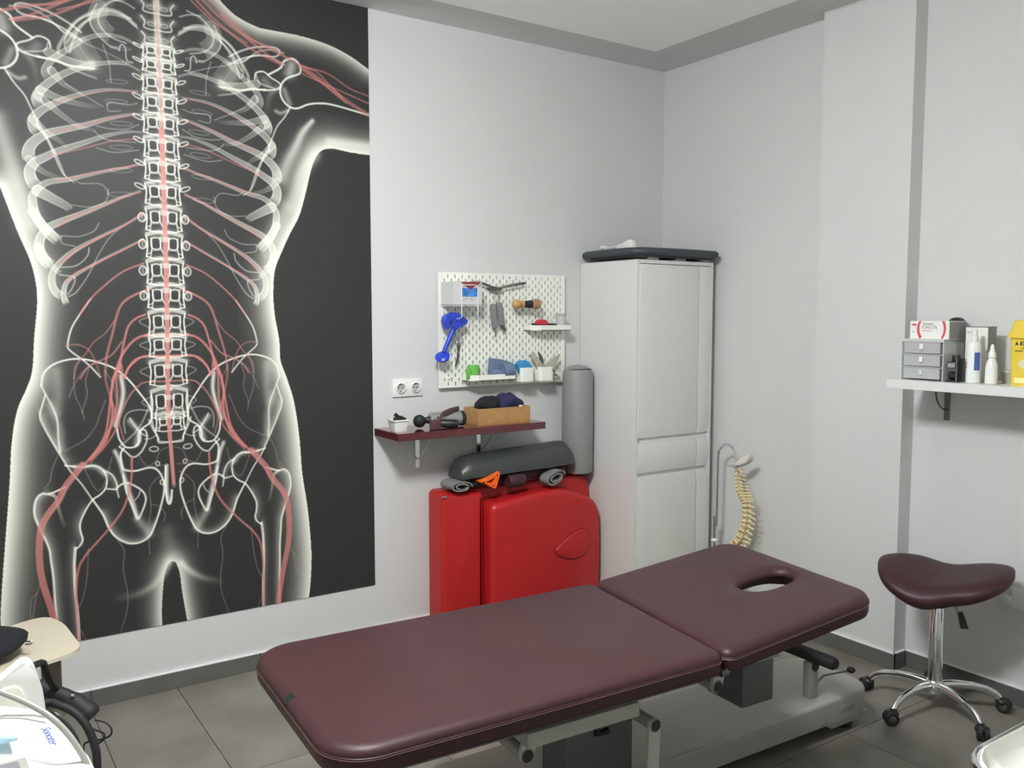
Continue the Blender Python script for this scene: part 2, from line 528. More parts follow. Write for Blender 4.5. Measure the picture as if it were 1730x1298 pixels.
# ------------------------------------------------------------------ the mural
DATA = """l0w 129.4 129.4 1 1 -555,2006 -505,1845 -471,1749 -455,1663 -454,1586 -468,1465 -479,1343 -499,1278 -535,1191 -557,1071 -570,917 -593,696 -611,519 -620,386 -619,237
r0w 136.3 136.3 1 1 898,2270 806,2273 721,2280 666,2261 630,2199 598,2082 566,1978 519,1891 486,1821 454,1744 444,1655 447,1554 465,1439 469,1349 496,1270 526,1165 547,1005 557,845 579,682 592,491 587,356 574,260
r0w 83.9 83.9 0.85 0.85 228,2841 305,2778 390,2747 445,2742 568,2742 702,2728 812,2695 903,2650
g0w 76.9 76.9 0.55 0.55 -560,2253 -528,2131 -490,1986 -466,1880
g0w 42 42 0.65 0.65 898,2309 806,2310 708,2309
g0w 21 66.4 0.8 0.5 633,2390 587,2334 554,2267 518,2201 491,2136
g0w 55.9 55.9 0.7 0.3 639,2246 583,2169 555,2091 533,2014
g0w 62.9 62.9 0.35 0.35 511,2012 452,1895 419,1806
l0w 83.9 83.9 0.9 0.9 -52,263 -49,367 -37,477 -21,524 -5,536 11,526 24,479 31,402 47,278
g0w 32.2 32.2 0.7 0.08 -16,535 -48,479 -99,438 -156,422 -215,421
g0w 28 28 0.8 0.08 30,523 69,481 123,444 189,420
g0w 69.9 69.9 0.22 0.22 -20,659 -8,571
b1w 9.8 32.2 0.35 0.55 -78,2592 -131,2611 -195,2608 -258,2582 -316,2535 -362,2497 -384,2470 -395,2441 -384,2415
b1w 8.4 39.2 0.3 0.75 -70,2496 -113,2512 -167,2509 -230,2494 -293,2466 -345,2435 -391,2397 -420,2361 -427,2336 -417,2310
b1w 7 42 0.3 0.75 -78,2415 -170,2409 -244,2389 -322,2356 -373,2327 -416,2297 -442,2264 -440,2234 -427,2219
b1w 7 46.1 0.3 0.8 -70,2330 -114,2321 -195,2294 -269,2263 -352,2235 -402,2214 -445,2179 -461,2145 -458,2113
b1w 7 46.1 0.3 0.85 -72,2260 -122,2255 -197,2232 -272,2198 -355,2161 -406,2131 -443,2106 -459,2077 -455,2045 -439,2019
b1w 7 42 0.3 0.85 -70,2145 -126,2119 -202,2098 -276,2074 -333,2055 -394,2042 -429,2019 -451,1989 -454,1961 -447,1917 -427,1880 -399,1845 -375,1824
b1w 7 43.4 0.3 0.9 -79,2034 -141,2006 -206,1973 -281,1936 -349,1904 -400,1876 -432,1835 -439,1793 -425,1755 -401,1731
b1w 7 32.2 0.25 0.8 -71,1941 -133,1902 -210,1858 -285,1814 -333,1781 -375,1740 -399,1700 -401,1658 -387,1630 -368,1617
b1w 5.6 23.8 0.25 0.85 -74,1847 -158,1799 -246,1747 -320,1699 -352,1670 -363,1636 -362,1607 -355,1588
s1w 4.2 4.2 0.5 0.5 -374,1698 -351,1695 -331,1693 -323,1682 -332,1653 -349,1625
s1w 4.2 4.2 0.5 0.3 -347,1616 -323,1631 -301,1660 -273,1706 -239,1776 -200,1841 -155,1887
b1w 30.8 11.2 0.55 0.15 -422,2350 -384,2323 -350,2294 -290,2257 -228,2245
b1w 30.8 11.2 0.55 0.1 -442,2264 -402,2222 -363,2199 -329,2172
b1w 30.8 11.2 0.55 0.1 -460,2118 -439,2093 -398,2069 -333,2052
b1w 30.8 11.2 0.55 0.05 -415,2373 -348,2350 -267,2338 -204,2338
b1w 30.8 11.2 0.55 0.05 -374,2449 -336,2406 -266,2372
b1w 42 23.8 0.7 0.3 -435,2006 -391,1982 -342,1955 -331,1941
b1w 35 21 0.6 0.4 -455,1928 -425,1880 -391,1848 -372,1824
b1w 28 18.2 0.6 0.4 -443,1801 -420,1758 -396,1725 -371,1703
s1w 3.5 3.5 0.35 0.35 -326,1961 -259,1958 -206,1984 -194,2031
s1w 3.5 3.5 0.4 0.4 -361,1844 -305,1844 -252,1867 -232,1900
s1w 3.5 3.5 0.4 0.4 -364,1844 -362,1816 -317,1807
s1w 4.2 4.2 0.5 0.5 -373,1726 -319,1733 -279,1769 -270,1803
s1w 3.5 3.5 0.38 0.38 -188,2349 -172,2362 -118,2358 -80,2369
s1w 3.5 3.5 0.38 0.38 -188,2354 -184,2327 -141,2332
s1w 3.5 3.5 0.38 0.38 -228,2265 -175,2260 -121,2266 -77,2289
s1w 3.5 3.5 0.38 0.38 -239,2247 -198,2218 -90,2218
s1w 3.5 3.5 0.38 0.38 -231,2183 -167,2172 -80,2190
s1w 3.5 3.5 0.38 0.38 -308,2055 -287,2044 -225,2048 -202,2029 -197,2008
s1w 3.5 3.5 0.38 0.38 -196,2572 -177,2508 -172,2436
s1w 3.5 3.5 0.38 0.38 -330,2407 -266,2372 -204,2341
s1w 3.5 3.5 0.38 0.38 -259,2567 -197,2549 -134,2526 -113,2518
s1w 4.9 4.9 0.7 0.4 -431,2246 -398,2195 -375,2137 -357,2089 -338,2063 -313,2046
s1w 11.2 11.2 0.5 0.5 -76,2666 -128,2701 -181,2705 -234,2681 -287,2639 -324,2583 -346,2541 -349,2519
s1w 8.4 8.4 0.45 0.45 -71,2656 -118,2686 -182,2686 -256,2644 -299,2593 -320,2556
s1w 5.6 5.6 0.5 0.5 -212,2719 -235,2670 -233,2632 -206,2598 -170,2571 -144,2567
s1w 5.6 5.6 0.5 0.5 -79,2728 -116,2743 -159,2746
b1w 48.9 48.9 0.2 0.2 -259,2561 -239,2531 -220,2501
b1w 62.9 62.9 0.28 0.28 -202,2704 -214,2663 -184,2624 -163,2611
s1w 4.2 4.2 0.6 0.6 -139,2559 -132,2583 -117,2574 -113,2529 -91,2521
b1w 35 35 0.5 0.5 -381,2513 -332,2494 -262,2483 -220,2495
s1w 5.6 5.6 0.5 0.5 -501,2657 -449,2662 -386,2642 -338,2602 -289,2578
s1w 5.6 5.6 0.5 0.5 -503,2609 -435,2633 -367,2624 -329,2593
s1r 4.4 4.4 0.45 0.45 -84,2411 -170,2405 -244,2385 -333,2349 -368,2328
s1r 5 5 0.495 0.495 -87,2325 -195,2294 -301,2253 -387,2221
s1r 5 5 0.54 0.54 -79,2234 -166,2217 -230,2194 -314,2163 -390,2136
s1r 5.7 5.7 0.585 0.585 -76,2133 -148,2115 -228,2093 -307,2066 -374,2049
s1r 5.7 5.7 0.63 0.63 -80,2028 -152,2000 -238,1956 -323,1914 -375,1877
s1r 5.7 5.7 0.72 0.72 -74,1947 -155,1887 -242,1839 -317,1790 -365,1743
s1r 5.7 5.7 0.72 0.72 -74,1844 -158,1795 -246,1747 -320,1705 -352,1670
s1r 5.7 5.7 0.72 0.72 -77,1750 -150,1718 -217,1664 -272,1608 -310,1551
s1w 5.6 5.6 0.75 0.75 -272,1608 -316,1542 -343,1493 -357,1436 -351,1413 -311,1378 -281,1348 -248,1306
s1r 8.2 8.2 0.765 0.4 -52,1652 -109,1628 -154,1598 -177,1557 -199,1475 -223,1387 -231,1311 -228,1345 -229,1292 -215,1227 -196,1154 -172,1057
s1r 7.6 7.6 0.765 0.765 -78,1548 -112,1533 -141,1501 -159,1439 -172,1374 -179,1333 -179,1344 -199,1303 -212,1238 -226,1139 -239,1080 -271,1023 -315,971
s1r 8.8 8.8 0.765 0.765 -69,1466 -103,1459 -137,1432 -172,1380 -196,1315 -205,1285 -212,1227 -209,1179 -216,1120 -243,1045 -299,985
s1r 7.6 7.6 0.72 0.72 -77,1383 -117,1372 -146,1337 -167,1296 -173,1355 -191,1303 -190,1237 -195,1184 -213,1120 -254,1040 -293,990
s1r 6.3 6.3 0.63 0.63 -1,1280 -86,1279 -115,1261 -144,1229 -179,1159 -198,1101 -238,1038 -293,978
s1r 7.6 7.6 0.765 0.765 2,1380 -83,1383 -117,1366 -146,1337 -161,1301
s1r 7.6 7.6 0.765 0.765 5,1466 -58,1470 -80,1466
s1r 6.9 6.9 0.765 0.765 3,1382 -83,1382
s1r 23.9 22.4 0.765 0.765 -323,969 -353,931 -386,888 -411,838 -451,785 -474,736 -482,657 -483,648 -481,578 -471,511 -454,438 -443,382 -433,327 -425,265
s1p 3.8 3.8 0.54 0.54 -315,966 -348,931 -381,887 -407,835 -446,784 -472,730
s1r 8.2 8.2 0.72 0.72 -145,982 -148,910 -162,832 -192,763 -250,692 -305,634 -317,622 -345,579 -357,533 -363,468 -364,384 -361,311 -360,245
s1r 4.4 4.4 0.54 0.54 -189,1527 -223,1478 -267,1441 -289,1409 -328,1355 -340,1304
s1r 4.4 4.4 0.54 0.54 -363,1431 -320,1433 -286,1413 -264,1371 -248,1306
s1r 5.7 5.7 0.63 0.63 -166,1442 -204,1392 -253,1367 -291,1345 -319,1303
s1p 3.8 3.8 0.45 0.45 -313,1383 -338,1340 -339,1245 -323,1198 -316,1168
s1p 3.8 3.8 0.45 0.45 -286,1347 -301,1290 -296,1243 -314,1180 -310,1141
s1p 3.8 3.8 0.45 0.45 -232,1216 -255,1158 -273,1112 -312,1065 -381,1028
s1p 3.8 3.8 0.45 0.45 -407,1013 -429,956 -436,917 -457,891
s1p 3.8 3.8 0.45 0.45 -253,1370 -302,1336 -338,1285 -360,1234
s1p 3.8 3.8 0.45 0.45 -233,1334 -203,1274 -194,1214
s1p 3.8 3.8 0.45 0.45 -483,531 -499,481 -514,394
s1p 3.8 3.8 0.45 0.45 -498,493 -518,462 -521,395
s1p 3.8 3.8 0.45 0.45 -313,640 -322,533 -337,452 -361,396
s1p 3.8 3.8 0.45 0.45 -207,654 -185,608 -191,535 -179,447 -181,373 -209,278
s1p 3.8 3.8 0.45 0.45 -92,643 -89,580
s1p 3.8 3.8 0.45 0.45 -316,951 -276,864 -243,896 -218,989
s1p 3.8 3.8 0.45 0.45 -354,322 -335,279
s1p 3.8 3.8 0.45 0.45 -121,992 -86,940 -17,939
s1p 3.8 3.8 0.45 0.45 -9,1010 -38,997 -57,956 -86,937
s1p 3.8 3.8 0.45 0.45 -23,909 -65,876 -83,841 -79,773 -93,689
s1p 3.8 3.8 0.45 0.45 -79,786 -45,769 -26,735 -32,708
s1w 6.3 6.3 0.85 0.85 -452,1282 -442,1327 -409,1360 -358,1377 -311,1378 -254,1364 -195,1337 -147,1292 -105,1233 -71,1177 -69,1122 -103,1094 -117,1071 -121,1029 -162,1023 -188,1058 -196,1107
s1w 5.6 5.6 0.7 0.7 -452,1282 -439,1249 -416,1194 -403,1145 -402,1075 -397,1023
s1w 5.6 5.6 0.75 0.75 -439,1249 -450,1211 -461,1165 -444,1113 -416,1051 -385,986 -363,944 -328,893 -293,829
l1w 42 42 0.5 0.5 -461,1165 -444,1113 -416,1051 -385,986
g1w 42 42 0.28 0.28 -398,1334 -396,1248 -403,1179
g1w 35 35 0.35 0.35 -425,1209 -398,1121 -396,1040
g1w 18.2 18.2 0.8 0.8 -174,1308 -168,1242 -181,1177 -200,1113
g1w 23.8 23.8 0.5 0.5 -147,1127 -118,1086 -125,1035
s1w 4.2 4.2 0.5 0.5 -165,1080 -169,1129 -152,1161 -112,1170 -76,1164
s1w 5.6 5.6 0.6 0.6 -147,1139 -126,1102 -107,1076 -87,1062
s1w 7 7 0.4 0.4 -75,1177 -109,1106 -149,1061 -189,1028
s1w 6.3 6.3 0.75 0.75 -189,1028 -168,1008 -141,982 -112,997 -91,1032 -85,1062 -92,1087 -109,1085 -111,1046 -128,1029
g1w 16.8 16.8 0.75 0.75 -206,1012 -191,974 -180,925 -164,863 -147,800 -131,734
s1w 7 7 0.85 0.85 -173,1021 -185,998 -181,949 -170,933 -131,926 -83,934 -52,923 -31,885 -27,835 -42,769 -69,691 -89,654 -124,634 -169,637 -212,667 -238,709 -258,766 -292,829
r1w 38.5 38.5 0.5 0.5 -69,691 -89,654 -124,634 -169,637 -212,667 -238,709 -258,766
s1w 7 7 0.8 0.8 -203,867 -172,882 -139,867 -106,837 -98,803 -113,759 -131,732 -151,788 -170,851 -179,913
s1w 4.2 4.2 0.6 0.6 -118,842 -126,822 -139,808
g1w 35 35 0.4 0.4 -131,731 -105,690 -88,663
s1w 6.3 6.3 0.85 0.85 -383,972 -323,960 -283,962 -252,943 -239,907 -244,869 -266,844 -293,827 -320,786 -339,741 -338,705 -332,677 -342,655 -358,642
s1w 9.8 9.8 0.8 0.8 -359,647 -365,576 -365,469 -360,372 -359,299 -358,238
s1w 4.2 4.2 0.01 0.01 -333,684 -354,753
r1w 42 42 0.35 0.35 -320,786 -339,741 -338,705 -332,677
s1w 5.6 5.6 0.75 0.75 -252,941 -220,920 -205,886 -204,861 -239,865
g1w 28 28 0.25 0.25 -241,931 -210,892 -208,865
s1w 5.6 5.6 0.7 0.7 -204,861 -198,827
g1w 21 21 0.5 0.5 -352,963 -283,959 -247,926
s1w 7 7 0.85 0.85 -386,888 -438,869 -468,871 -488,845 -493,796 -479,745 -460,693 -448,652 -445,613 -439,541 -437,458 -434,386 -433,315 -432,255
l1w 42 42 0.5 0.5 -468,871 -488,845 -493,796 -479,745 -460,693 -448,652 -445,613 -439,541 -437,458 -434,386 -433,315 -432,255
s1w 11.2 11.2 0.7 0.1 -440,868 -418,851 -409,797 -394,739
r1w 31.5 31.5 0.4 0.4 -359,647 -365,576 -365,469 -360,372 -359,299 -358,238
s1w 5.6 5.6 0.6 0.6 -77,1128 -66,1097 -45,1056 -37,1037 45,1030 54,1048
s1w 6.3 6.3 0.7 0.7 -65,1225 -66,1189 -63,1109 -42,1046
s1w 4.2 4.2 0.5 0.5 -94,1051 -71,1052 -47,1065
s1w 4.2 4.2 0.7 0.7 -43,1007 -49,1000 -61,998 -73,1002 -78,1010 -72,1016 -60,1018 -48,1014 -43,1007
s1w 4.2 4.2 0.7 0.7 -41,947 -43,941 -48,939 -53,942 -56,948 -53,954 -48,956 -43,953 -41,947
s1w 4.2 4.2 0.7 0.7 -25,869 -28,862 -33,860 -39,864 -41,871 -39,877 -33,880 -27,876 -25,869
s0w 8.4 8.4 0.85 0.85 -18,933 -20,847 -16,793 -8,777 -1,792 3,832
s0w 15.4 15.4 0.55 0.55 -14,936 -17,834 -9,789
s1w 7.7 7.7 0.85 0.85 442,2557 495,2593 512,2624 548,2640 578,2621 580,2584 527,2557 500,2528 492,2489 508,2454 539,2434 572,2436 612,2456 667,2469 737,2470 899,2448
g1w 52.4 52.4 0.55 0.55 544,2610 534,2577
g1w 28 28 0.4 0.4 509,2504 531,2451
s1w 6.3 6.3 0.8 0.8 384,2533 391,2557 423,2566 454,2546 493,2526 480,2503 427,2491 376,2490 326,2477 277,2477 240,2478
s1w 8.4 8.4 0.7 0.3 428,2493 357,2483 295,2459 234,2443
s1w 5.6 5.6 0.5 0.5 391,2549 406,2517 467,2504
g1w 42 42 0.3 0.3 428,2530 441,2513
s1w 5.6 5.6 0.75 0.5 536,2436 509,2390 476,2348 456,2303 437,2258 408,2204 381,2145 354,2068
g1w 23.8 23.8 0.35 0.05 480,2509 443,2464 432,2394
g1w 16.8 16.8 0.5 0.5 471,2411 494,2405 524,2421
s1w 7 7 0.65 0.65 279,2574 342,2609 405,2630 469,2635 491,2650 490,2667 457,2673 387,2660 324,2633 280,2605
g1w 62.9 62.9 0.4 0.4 246,2491 277,2508 297,2541 298,2577
s1w 8.4 8.4 0.5 0.5 104,2687 174,2700 233,2675 280,2623 307,2573 321,2526
s1w 5.6 5.6 0.5 0.5 227,2685 281,2653 323,2599 337,2553 330,2528
s1w 5.6 5.6 0.5 0.5 117,2757 175,2735 215,2689 214,2642 178,2606 124,2591
g1w 42 42 0.25 0.25 181,2736 221,2690 214,2636
s1r 8.8 8.8 0.558 0.558 142,2817 211,2754 300,2692 393,2641 495,2608
s1r 7.6 7.6 0.558 0.558 166,2821 247,2755 344,2700 444,2668 535,2633
s1r 6.3 6.3 0.558 0.558 195,2827 278,2760 375,2693 470,2666 588,2617 704,2603 809,2553 900,2533
s1r 10.1 10.1 0.558 0.558 254,2768 344,2700 444,2637 508,2610
s1r 16.4 16.4 0.558 0.558 581,2616 669,2572 744,2525 822,2483 899,2450
s1r 6.3 6.3 0.558 0.558 587,2585 668,2562 738,2543 899,2500
s1r 6.3 6.3 0.558 0.558 594,2599 682,2555 794,2486
s1r 5.7 5.7 0.558 0.558 125,2807 223,2732 356,2672
s1r 6.3 6.3 0.558 0.558 574,2621 655,2602 710,2559 773,2509"""
pix = paint_mural(DATA)
hh, ww = pix.shape[:2]
im = bpy.data.images.new('anatomy_print', ww, hh)
buf = np.ones((hh, ww, 4), np.float32); buf[..., :3] = pix
im.pixels.foreach_set(buf.ravel()); im.update(); im.pack()
MUR = bpy.data.materials.new('mural_print'); MUR.use_nodes = True
nt = MUR.node_tree; b = nt.nodes['Principled BSDF']; b.inputs['Roughness'].default_value = .5; b.inputs['Specular IOR Level'].default_value = .3
ti = nt.nodes.new('ShaderNodeTexImage'); ti.image = im; ti.interpolation = 'Cubic'; ti.extension = 'EXTEND'
nt.links.new(ti.outputs['Color'], b.inputs['Base Color'])
u0, u1, v0, v1 = -2.73+MU0/1000, -2.73+MU1/1000, MV0/1000, 2.92
me = bpy.data.meshes.new('wall_mural')
me.from_pydata([(u0, -.0035, v0), (u1, -.0035, v0), (u1, -.0035, v1), (u0, -.0035, v1), (u0, -.0005, v0), (u1, -.0005, v0), (u1, -.0005, v1), (u0, -.0005, v1)], [],
               [(0, 1, 2, 3), (1, 5, 6, 2), (4, 0, 3, 7), (4, 5, 1, 0), (3, 2, 6, 7)])
uv = me.uv_layers.new(name='UVMap')
for li, lp in enumerate(me.loops):
    c = me.vertices[lp.vertex_index].co
    uv.data[li].uv = ((c.x-u0)/(u1-u0), (c.z-v0)/(v1-v0))
me.materials.append(MUR)
o = bpy.data.objects.new('wall_mural', me); COL.objects.link(o)
tag(o, 'tall black mural of a glowing human skeleton with red nerves', 'mural')

# ------------------------------------------------------------------ double socket on the mural wall
S = thing('double_socket', 'white double socket outlet between mural and pegboard', 'socket', (-1.648, 0, 1.16))
G().box(-1.727, -1.569, -.011, -.0005, 1.162, 1.248, .004).obj('cover_plate', PLAS, S)
for cx in (-1.687, -1.609):
    g = G(); cz = 1.205
    g.lathe([(.024, -.0095), (.0235, -.0215), (.0212, -.0215), (.0205, -.0085)], (cx, 0, cz), 28, 'y')
    k = g.obj('socket_insert', PLAS, S)
    G().lathe([(.0200, -.0112), (.0200, -.0122), (.004, -.0124)], (cx, 0, cz), 28, 'y').obj('recess', mat('recess_shade', (176, 177, 175), .5) if cx < -1.65 else bpy.data.materials['recess_shade'], k)  # disc coloured grey in place of the shade inside a deeper recess
    h = G()
    for dx in (-.0095, .0095):
        h.lathe([(.0034, -.0118), (.0034, -.0135)], (cx+dx, 0, cz), 10, 'y')
    h.box(cx-.0015, cx+.0015, -.0150, -.0118, cz+.014, cz+.020); h.box(cx-.0015, cx+.0015, -.0150, -.0118, cz-.020, cz-.014)
    h.obj('contact_hole', INK, k)

# ------------------------------------------------------------------ cabinet in the corner
C = thing('tall_cabinet', 'tall white corner cabinet with two doors and a drawer', 'cabinet', (-.33, -.225, 0))
x0, x1, yf, zt = -.600, -.058, -.448, 1.824
g = G()
g.box(x0, x0+.018, yf, -.004, 0, zt, .001); g.box(x1-.018, x1, yf, -.004, 0, zt, .001)
g.obj('side_panel', LACQS, C, smooth=False)
G().box(x0+.018, x1-.018, yf, -.004, zt-.018, zt).obj('top_panel', LACQS, C, smooth=False)
G().box(x0+.018, x1-.018, yf+.020, -.004, 0, zt-.018).obj('body', LACQS, C, smooth=False)


def front(name, z0, z1, bevel_bot, bevel_top):
    xa, xs_, xb = x0+.019, -.1665, x1-.019
    for a, b_, nm in ((xa, xs_, name), (xs_+.0055, xb, 'edge_strip')):
        pts = [(z0, 0)]
        prof = []
        yb = yf+.018
        if bevel_bot:
            prof += [(yf+.006, z0), (yf-.003, z0+.045)]
        else:
            prof += [(yf-.003, z0)]
        if bevel_top:
            prof += [(yf-.003, z1-.05), (yf+.004, z1)]
        else:
            prof += [(yf-.003, z1)]
        poly = prof+[(yb, z1), (yb, z0)]
        G().prism(poly, lambda y, z, a=a: (a, y, z), lambda y, z, b_=b_: (b_, y, z), .0012).obj(nm, LACQ, C if nm == name else par)
        if nm == name:
            par = C.children[-1]
            par = [c for c in bpy.data.objects if c.parent == C and c.name.startswith(name)][-1]


front('door', .925, zt-.022, True, False)
front('drawer_front', .745, .898, True, True)
front('door', .06, .728, False, True)

# dark pad lying on the cabinet
pad = thing('padded_board', 'dark grey padded board lying on top of the white cabinet', 'board', (-.32, -.24, 1.826))
out = [(-.605, -.02), (-.635, -.20), (-.63, -.40), (-.585, -.475), (-.30, -.50), (-.06, -.485), (-.022, -.42), (-.018, -.2), (-.03, -.02)]
cx_, cy_ = -.32, -.24
g = G(); rg = []
for f_, z in ((.90, 1.846), (.985, 1.850), (1., 1.862), (.99, 1.876), (.95, 1.884), (.5, 1.886)):
    rg.append([(cx_+(x-cx_)*f_, cy_+(y-cy_)*f_, z) for x, y in out])
g.rings(rg).obj('pad', mat('slate_vinyl', (58, 66, 70), .5, bump=.1), pad, ang=60)
g = G(); g.box(-.57, -.06, -.455, -.05, 1.838, 1.846); g.obj('base_board', mat('dark_board', (74, 78, 80), .6), pad, smooth=False)
for a in (-.49, -.30, -.12):
    G().box(a-.035, a+.035, -.452, -.10, 1.825, 1.838, .002).obj('batten', GCLOTH, pad)
w = G(); w.tube([(-.50, -.055, 1.908), (-.50, -.085, 1.910)], .011, 8); w.tube([(-.50, -.08, 1.908), (-.50, -.15, 1.906), (-.50, -.21, 1.908)], [.004, .004, .006], 8)
w.prism([(-.19, 1.888), (-.19, 1.912), (-.245, 1.920), (-.285, 1.936), (-.302, 1.934), (-.31, 1.914), (-.315, 1.888)], lambda y, z: (-.515, y, z), lambda y, z: (-.485, y, z), .002)
w.tube([(-.50, -.075, 1.8865), (-.50, -.075, 1.905)], .006, 8)
tag(w.obj('plastic_clamp', PLAS), 'small white plastic piece lying on the dark padded board', 'clamp')

# ------------------------------------------------------------------ pegboard
PB = thing('pegboard', 'white slotted metal pegboard with tools and small trays on it', 'pegboard', (-1.107, -.018, 1.195))
bx, bz, BY = -1.487, 1.195, -.030
sw, sh = .0068, .0175
g = G(); bm = g.bm; T_ = .005
for c in range(38):
    xa = bx+.02*c; xb = xa+.02; xm = (xa+xb)/2
    zs = [bz+.04*k+(.02 if c % 2 == 0 else .04) for k in range(14)]
    zs = [z for z in zs if bz+.012 < z < bz+.56-.012]
    if c in (0, 37):
        zs = []
    pz = bz
    for z in zs:
        a0, a1 = z-sh/2, z+sh/2
        for yy_ in (BY, BY+T_):
            q = [(xa, yy_, pz), (xb, yy_, pz), (xb, yy_, a0), (xa, yy_, a0)]; g.face([g.v(p) for p in q])
            q = [(xa, yy_, a0), (xm-sw/2, yy_, a0), (xm-sw/2, yy_, a1), (xa, yy_, a1)]; g.face([g.v(p) for p in q])
            q = [(xm+sw/2, yy_, a0), (xb, yy_, a0), (xb, yy_, a1), (xm+sw/2, yy_, a1)]; g.face([g.v(p) for p in q])
        h = [(xm-sw/2, a0), (xm+sw/2, a0), (xm+sw/2, a1), (xm-sw/2, a1)]
        for k in range(4):
            p, q_ = h[k], h[(k+1) % 4]
            g.face([g.v((p[0], BY, p[1])), g.v((q_[0], BY, q_[1])), g.v((q_[0], BY+T_, q_[1])), g.v((p[0], BY+T_, p[1]))])
        pz = a1
    for yy_ in (BY, BY+T_):
        g.face([g.v(p) for p in [(xa, yy_, pz), (xb, yy_, pz), (xb, yy_, bz+.56), (xa, yy_, bz+.56)]])
for q in ([(bx, bz), (bx, bz+.56)], [(bx, bz+.56), (bx+.76, bz+.56)], [(bx+.76, bz+.56), (bx+.76, bz)], [(bx+.76, bz), (bx, bz)]):
    (a, b_), (c, d) = q
    g.face([g.v((a, BY, b_)), g.v((c, BY, d)), g.v((c, BY+.012, d)), g.v((a, BY+.012, b_))])
bmesh.ops.remove_doubles(bm, verts=bm.verts, dist=1e-5)
g.obj('slotted_panel', PEG, PB, smooth=False)
for sx in (bx+.05, bx+.71):
    for sz in (bz+.045, bz+.50):
        G().cyl((sx, -.0005, sz), (sx, BY+T_, sz), .009, n=12).obj('spacer', PLAS, PB)
        G().lathe([(.0085, BY-.0005), (.0085, BY-.003), (.005, BY-.006)], (sx, 0, sz), 14, 'y').obj('screw', mat('screw_cap_plastic', (214, 208, 188), .4) if False else PLAS, PB)
G().lathe([(.009, BY-.0005), (.009, BY-.003), (.005, BY-.007)], (-1.115, 0, 1.434), 14, 'y').obj('screw', PLAS, PB)

# glove box and its wire holder
gb = thing('glove_box', 'grey and white disposable glove box with blue picture, hung on the pegboard', 'box', (-1.4, -.1, 1.60))
gx0, gx1, gy0, gy1, gz0, gz1 = -1.478, -1.318, -.150, -.034, 1.597, 1.705
G().box(gx0, gx1, gy0, gy1, gz0, gz1, .001, 1).obj('carton', mat('light_grey_card', (206, 206, 206), .55), gb, smooth=False)
f = G(); f.prism([(-1.438, 1.7045), (-1.322, 1.7045), (-1.352, 1.688), (-1.385, 1.668), (-1.412, 1.686)], lambda x, z: (x, gy0-.0001, z), lambda x, z: (x, gy0-.0010, z)); f.obj('printed_triangle', MAROON, gb, smooth=False)
G().box(-1.428, -1.345, gy0-.0007, gy0-.0001, 1.635, 1.676).obj('printed_photo', mat('glove_blue', (66, 126, 200), .5, var=.5, scale=45), gb, smooth=False)
G().box(-1.352, -1.345, gy0-.0012, gy0-.0007, 1.660, 1.676).obj('printed_patch', INK, gb, smooth=False)
g = G()
for k, (xa, xb, zz) in enumerate(((-1.372, -1.322, 1.696), (-1.366, -1.322, 1.690), (-1.345, -1.322, 1.684))):
    g.box(xa, xb, gy0-.0008, gy0-.0001, zz-.0012, zz+.0012)
g.obj('printed_line', INKG, gb, smooth=False)
g = G()
for a, b_ in (((-1.425, 1.617), (-1.397, 1.629)), ((-1.385, 1.617), (-1.375, 1.628)), ((-1.372, 1.612), (-1.362, 1.628))):
    g.tube([(a[0], gy0-.0005, a[1]), (b_[0], gy0-.0005, b_[1])], .0012, 4)
g.obj('printed_drawing', INKG, gb, smooth=False)
text('printed_word', 'NITRILE', .008, INKG, gb, (-1.347, gy0-.0002, 1.606), (1, 0, 0), (0, 0, 1)) if False else None

wire = G()
yw = gy0-.006
arc = [(-1.433, -.034, 1.528), (-1.433, yw+.02, 1.531), (-1.433, yw, 1.540), (-1.433, yw, 1.60), (-1.433, yw, 1.672), (-1.429, yw, 1.684), (-1.419, yw, 1.690), (-1.36, yw, 1.690), (-1.349, yw, 1.686), (-1.344, yw, 1.676), (-1.344, yw, 1.60), (-1.344, yw, 1.545), (-1.344, yw+.02, 1.537), (-1.344, -.034, 1.534)]
wire.tube([(p[0]-.002, p[1], p[2]) for p in arc], .0024, 8)
for zz in (1.592,):
    wire.tube([(-1.475, -.033, zz), (-1.475, yw+.002, zz), (-1.325, yw+.002, zz), (-1.325, -.033, zz)], .0017, 8)
tag(wire.obj('wire_holder', PLAS), 'white wire holder looped over the front of the glove box', 'holder')

# blue hooked massage tool
bt = thing('massage_tool', 'blue plastic massage tool with a hooked head and round foot', 'massage tool', (-1.45, -.06, 1.33))
hd = [(-1.497, 1.499), (-1.503, 1.520), (-1.497, 1.540), (-1.483, 1.552), (-1.463, 1.559), (-1.440, 1.560), (-1.417, 1.553), (-1.393, 1.539), (-1.372, 1.521), (-1.378, 1.502), (-1.404, 1.496), (-1.421, 1.493), (-1.430, 1.478), (-1.449, 1.476), (-1.450, 1.498), (-1.448, 1.516), (-1.456, 1.529), (-1.470, 1.528), (-1.479, 1.512), (-1.478, 1.498), (-1.470, 1.484), (-1.486, 1.480)]
G().prism(hd, lambda x, z: (x, -.110, z), lambda x, z: (x, -.072, z), .0045).obj('head', BLUE, bt, ang=60)
G().tube([(-1.436, -.090, 1.49), (-1.450, -.090, 1.465), (-1.472, -.088, 1.42), (-1.494, -.086, 1.372)], [.012, .0125, .0115, .010], 14).obj('handle', BLUE, bt)
fm = Matrix.Translation((-1.503, -.088, 1.352)) @ Matrix.Rotation(R(-32), 4, 'Y') @ Matrix.Rotation(R(30), 4, 'X')
G(fm).lathe([(.010, .012), (.030, .006), (.036, 0), (.034, -.008), (.012, -.011)], (0, 0, 0), 24).obj('foot', BLUE, bt)
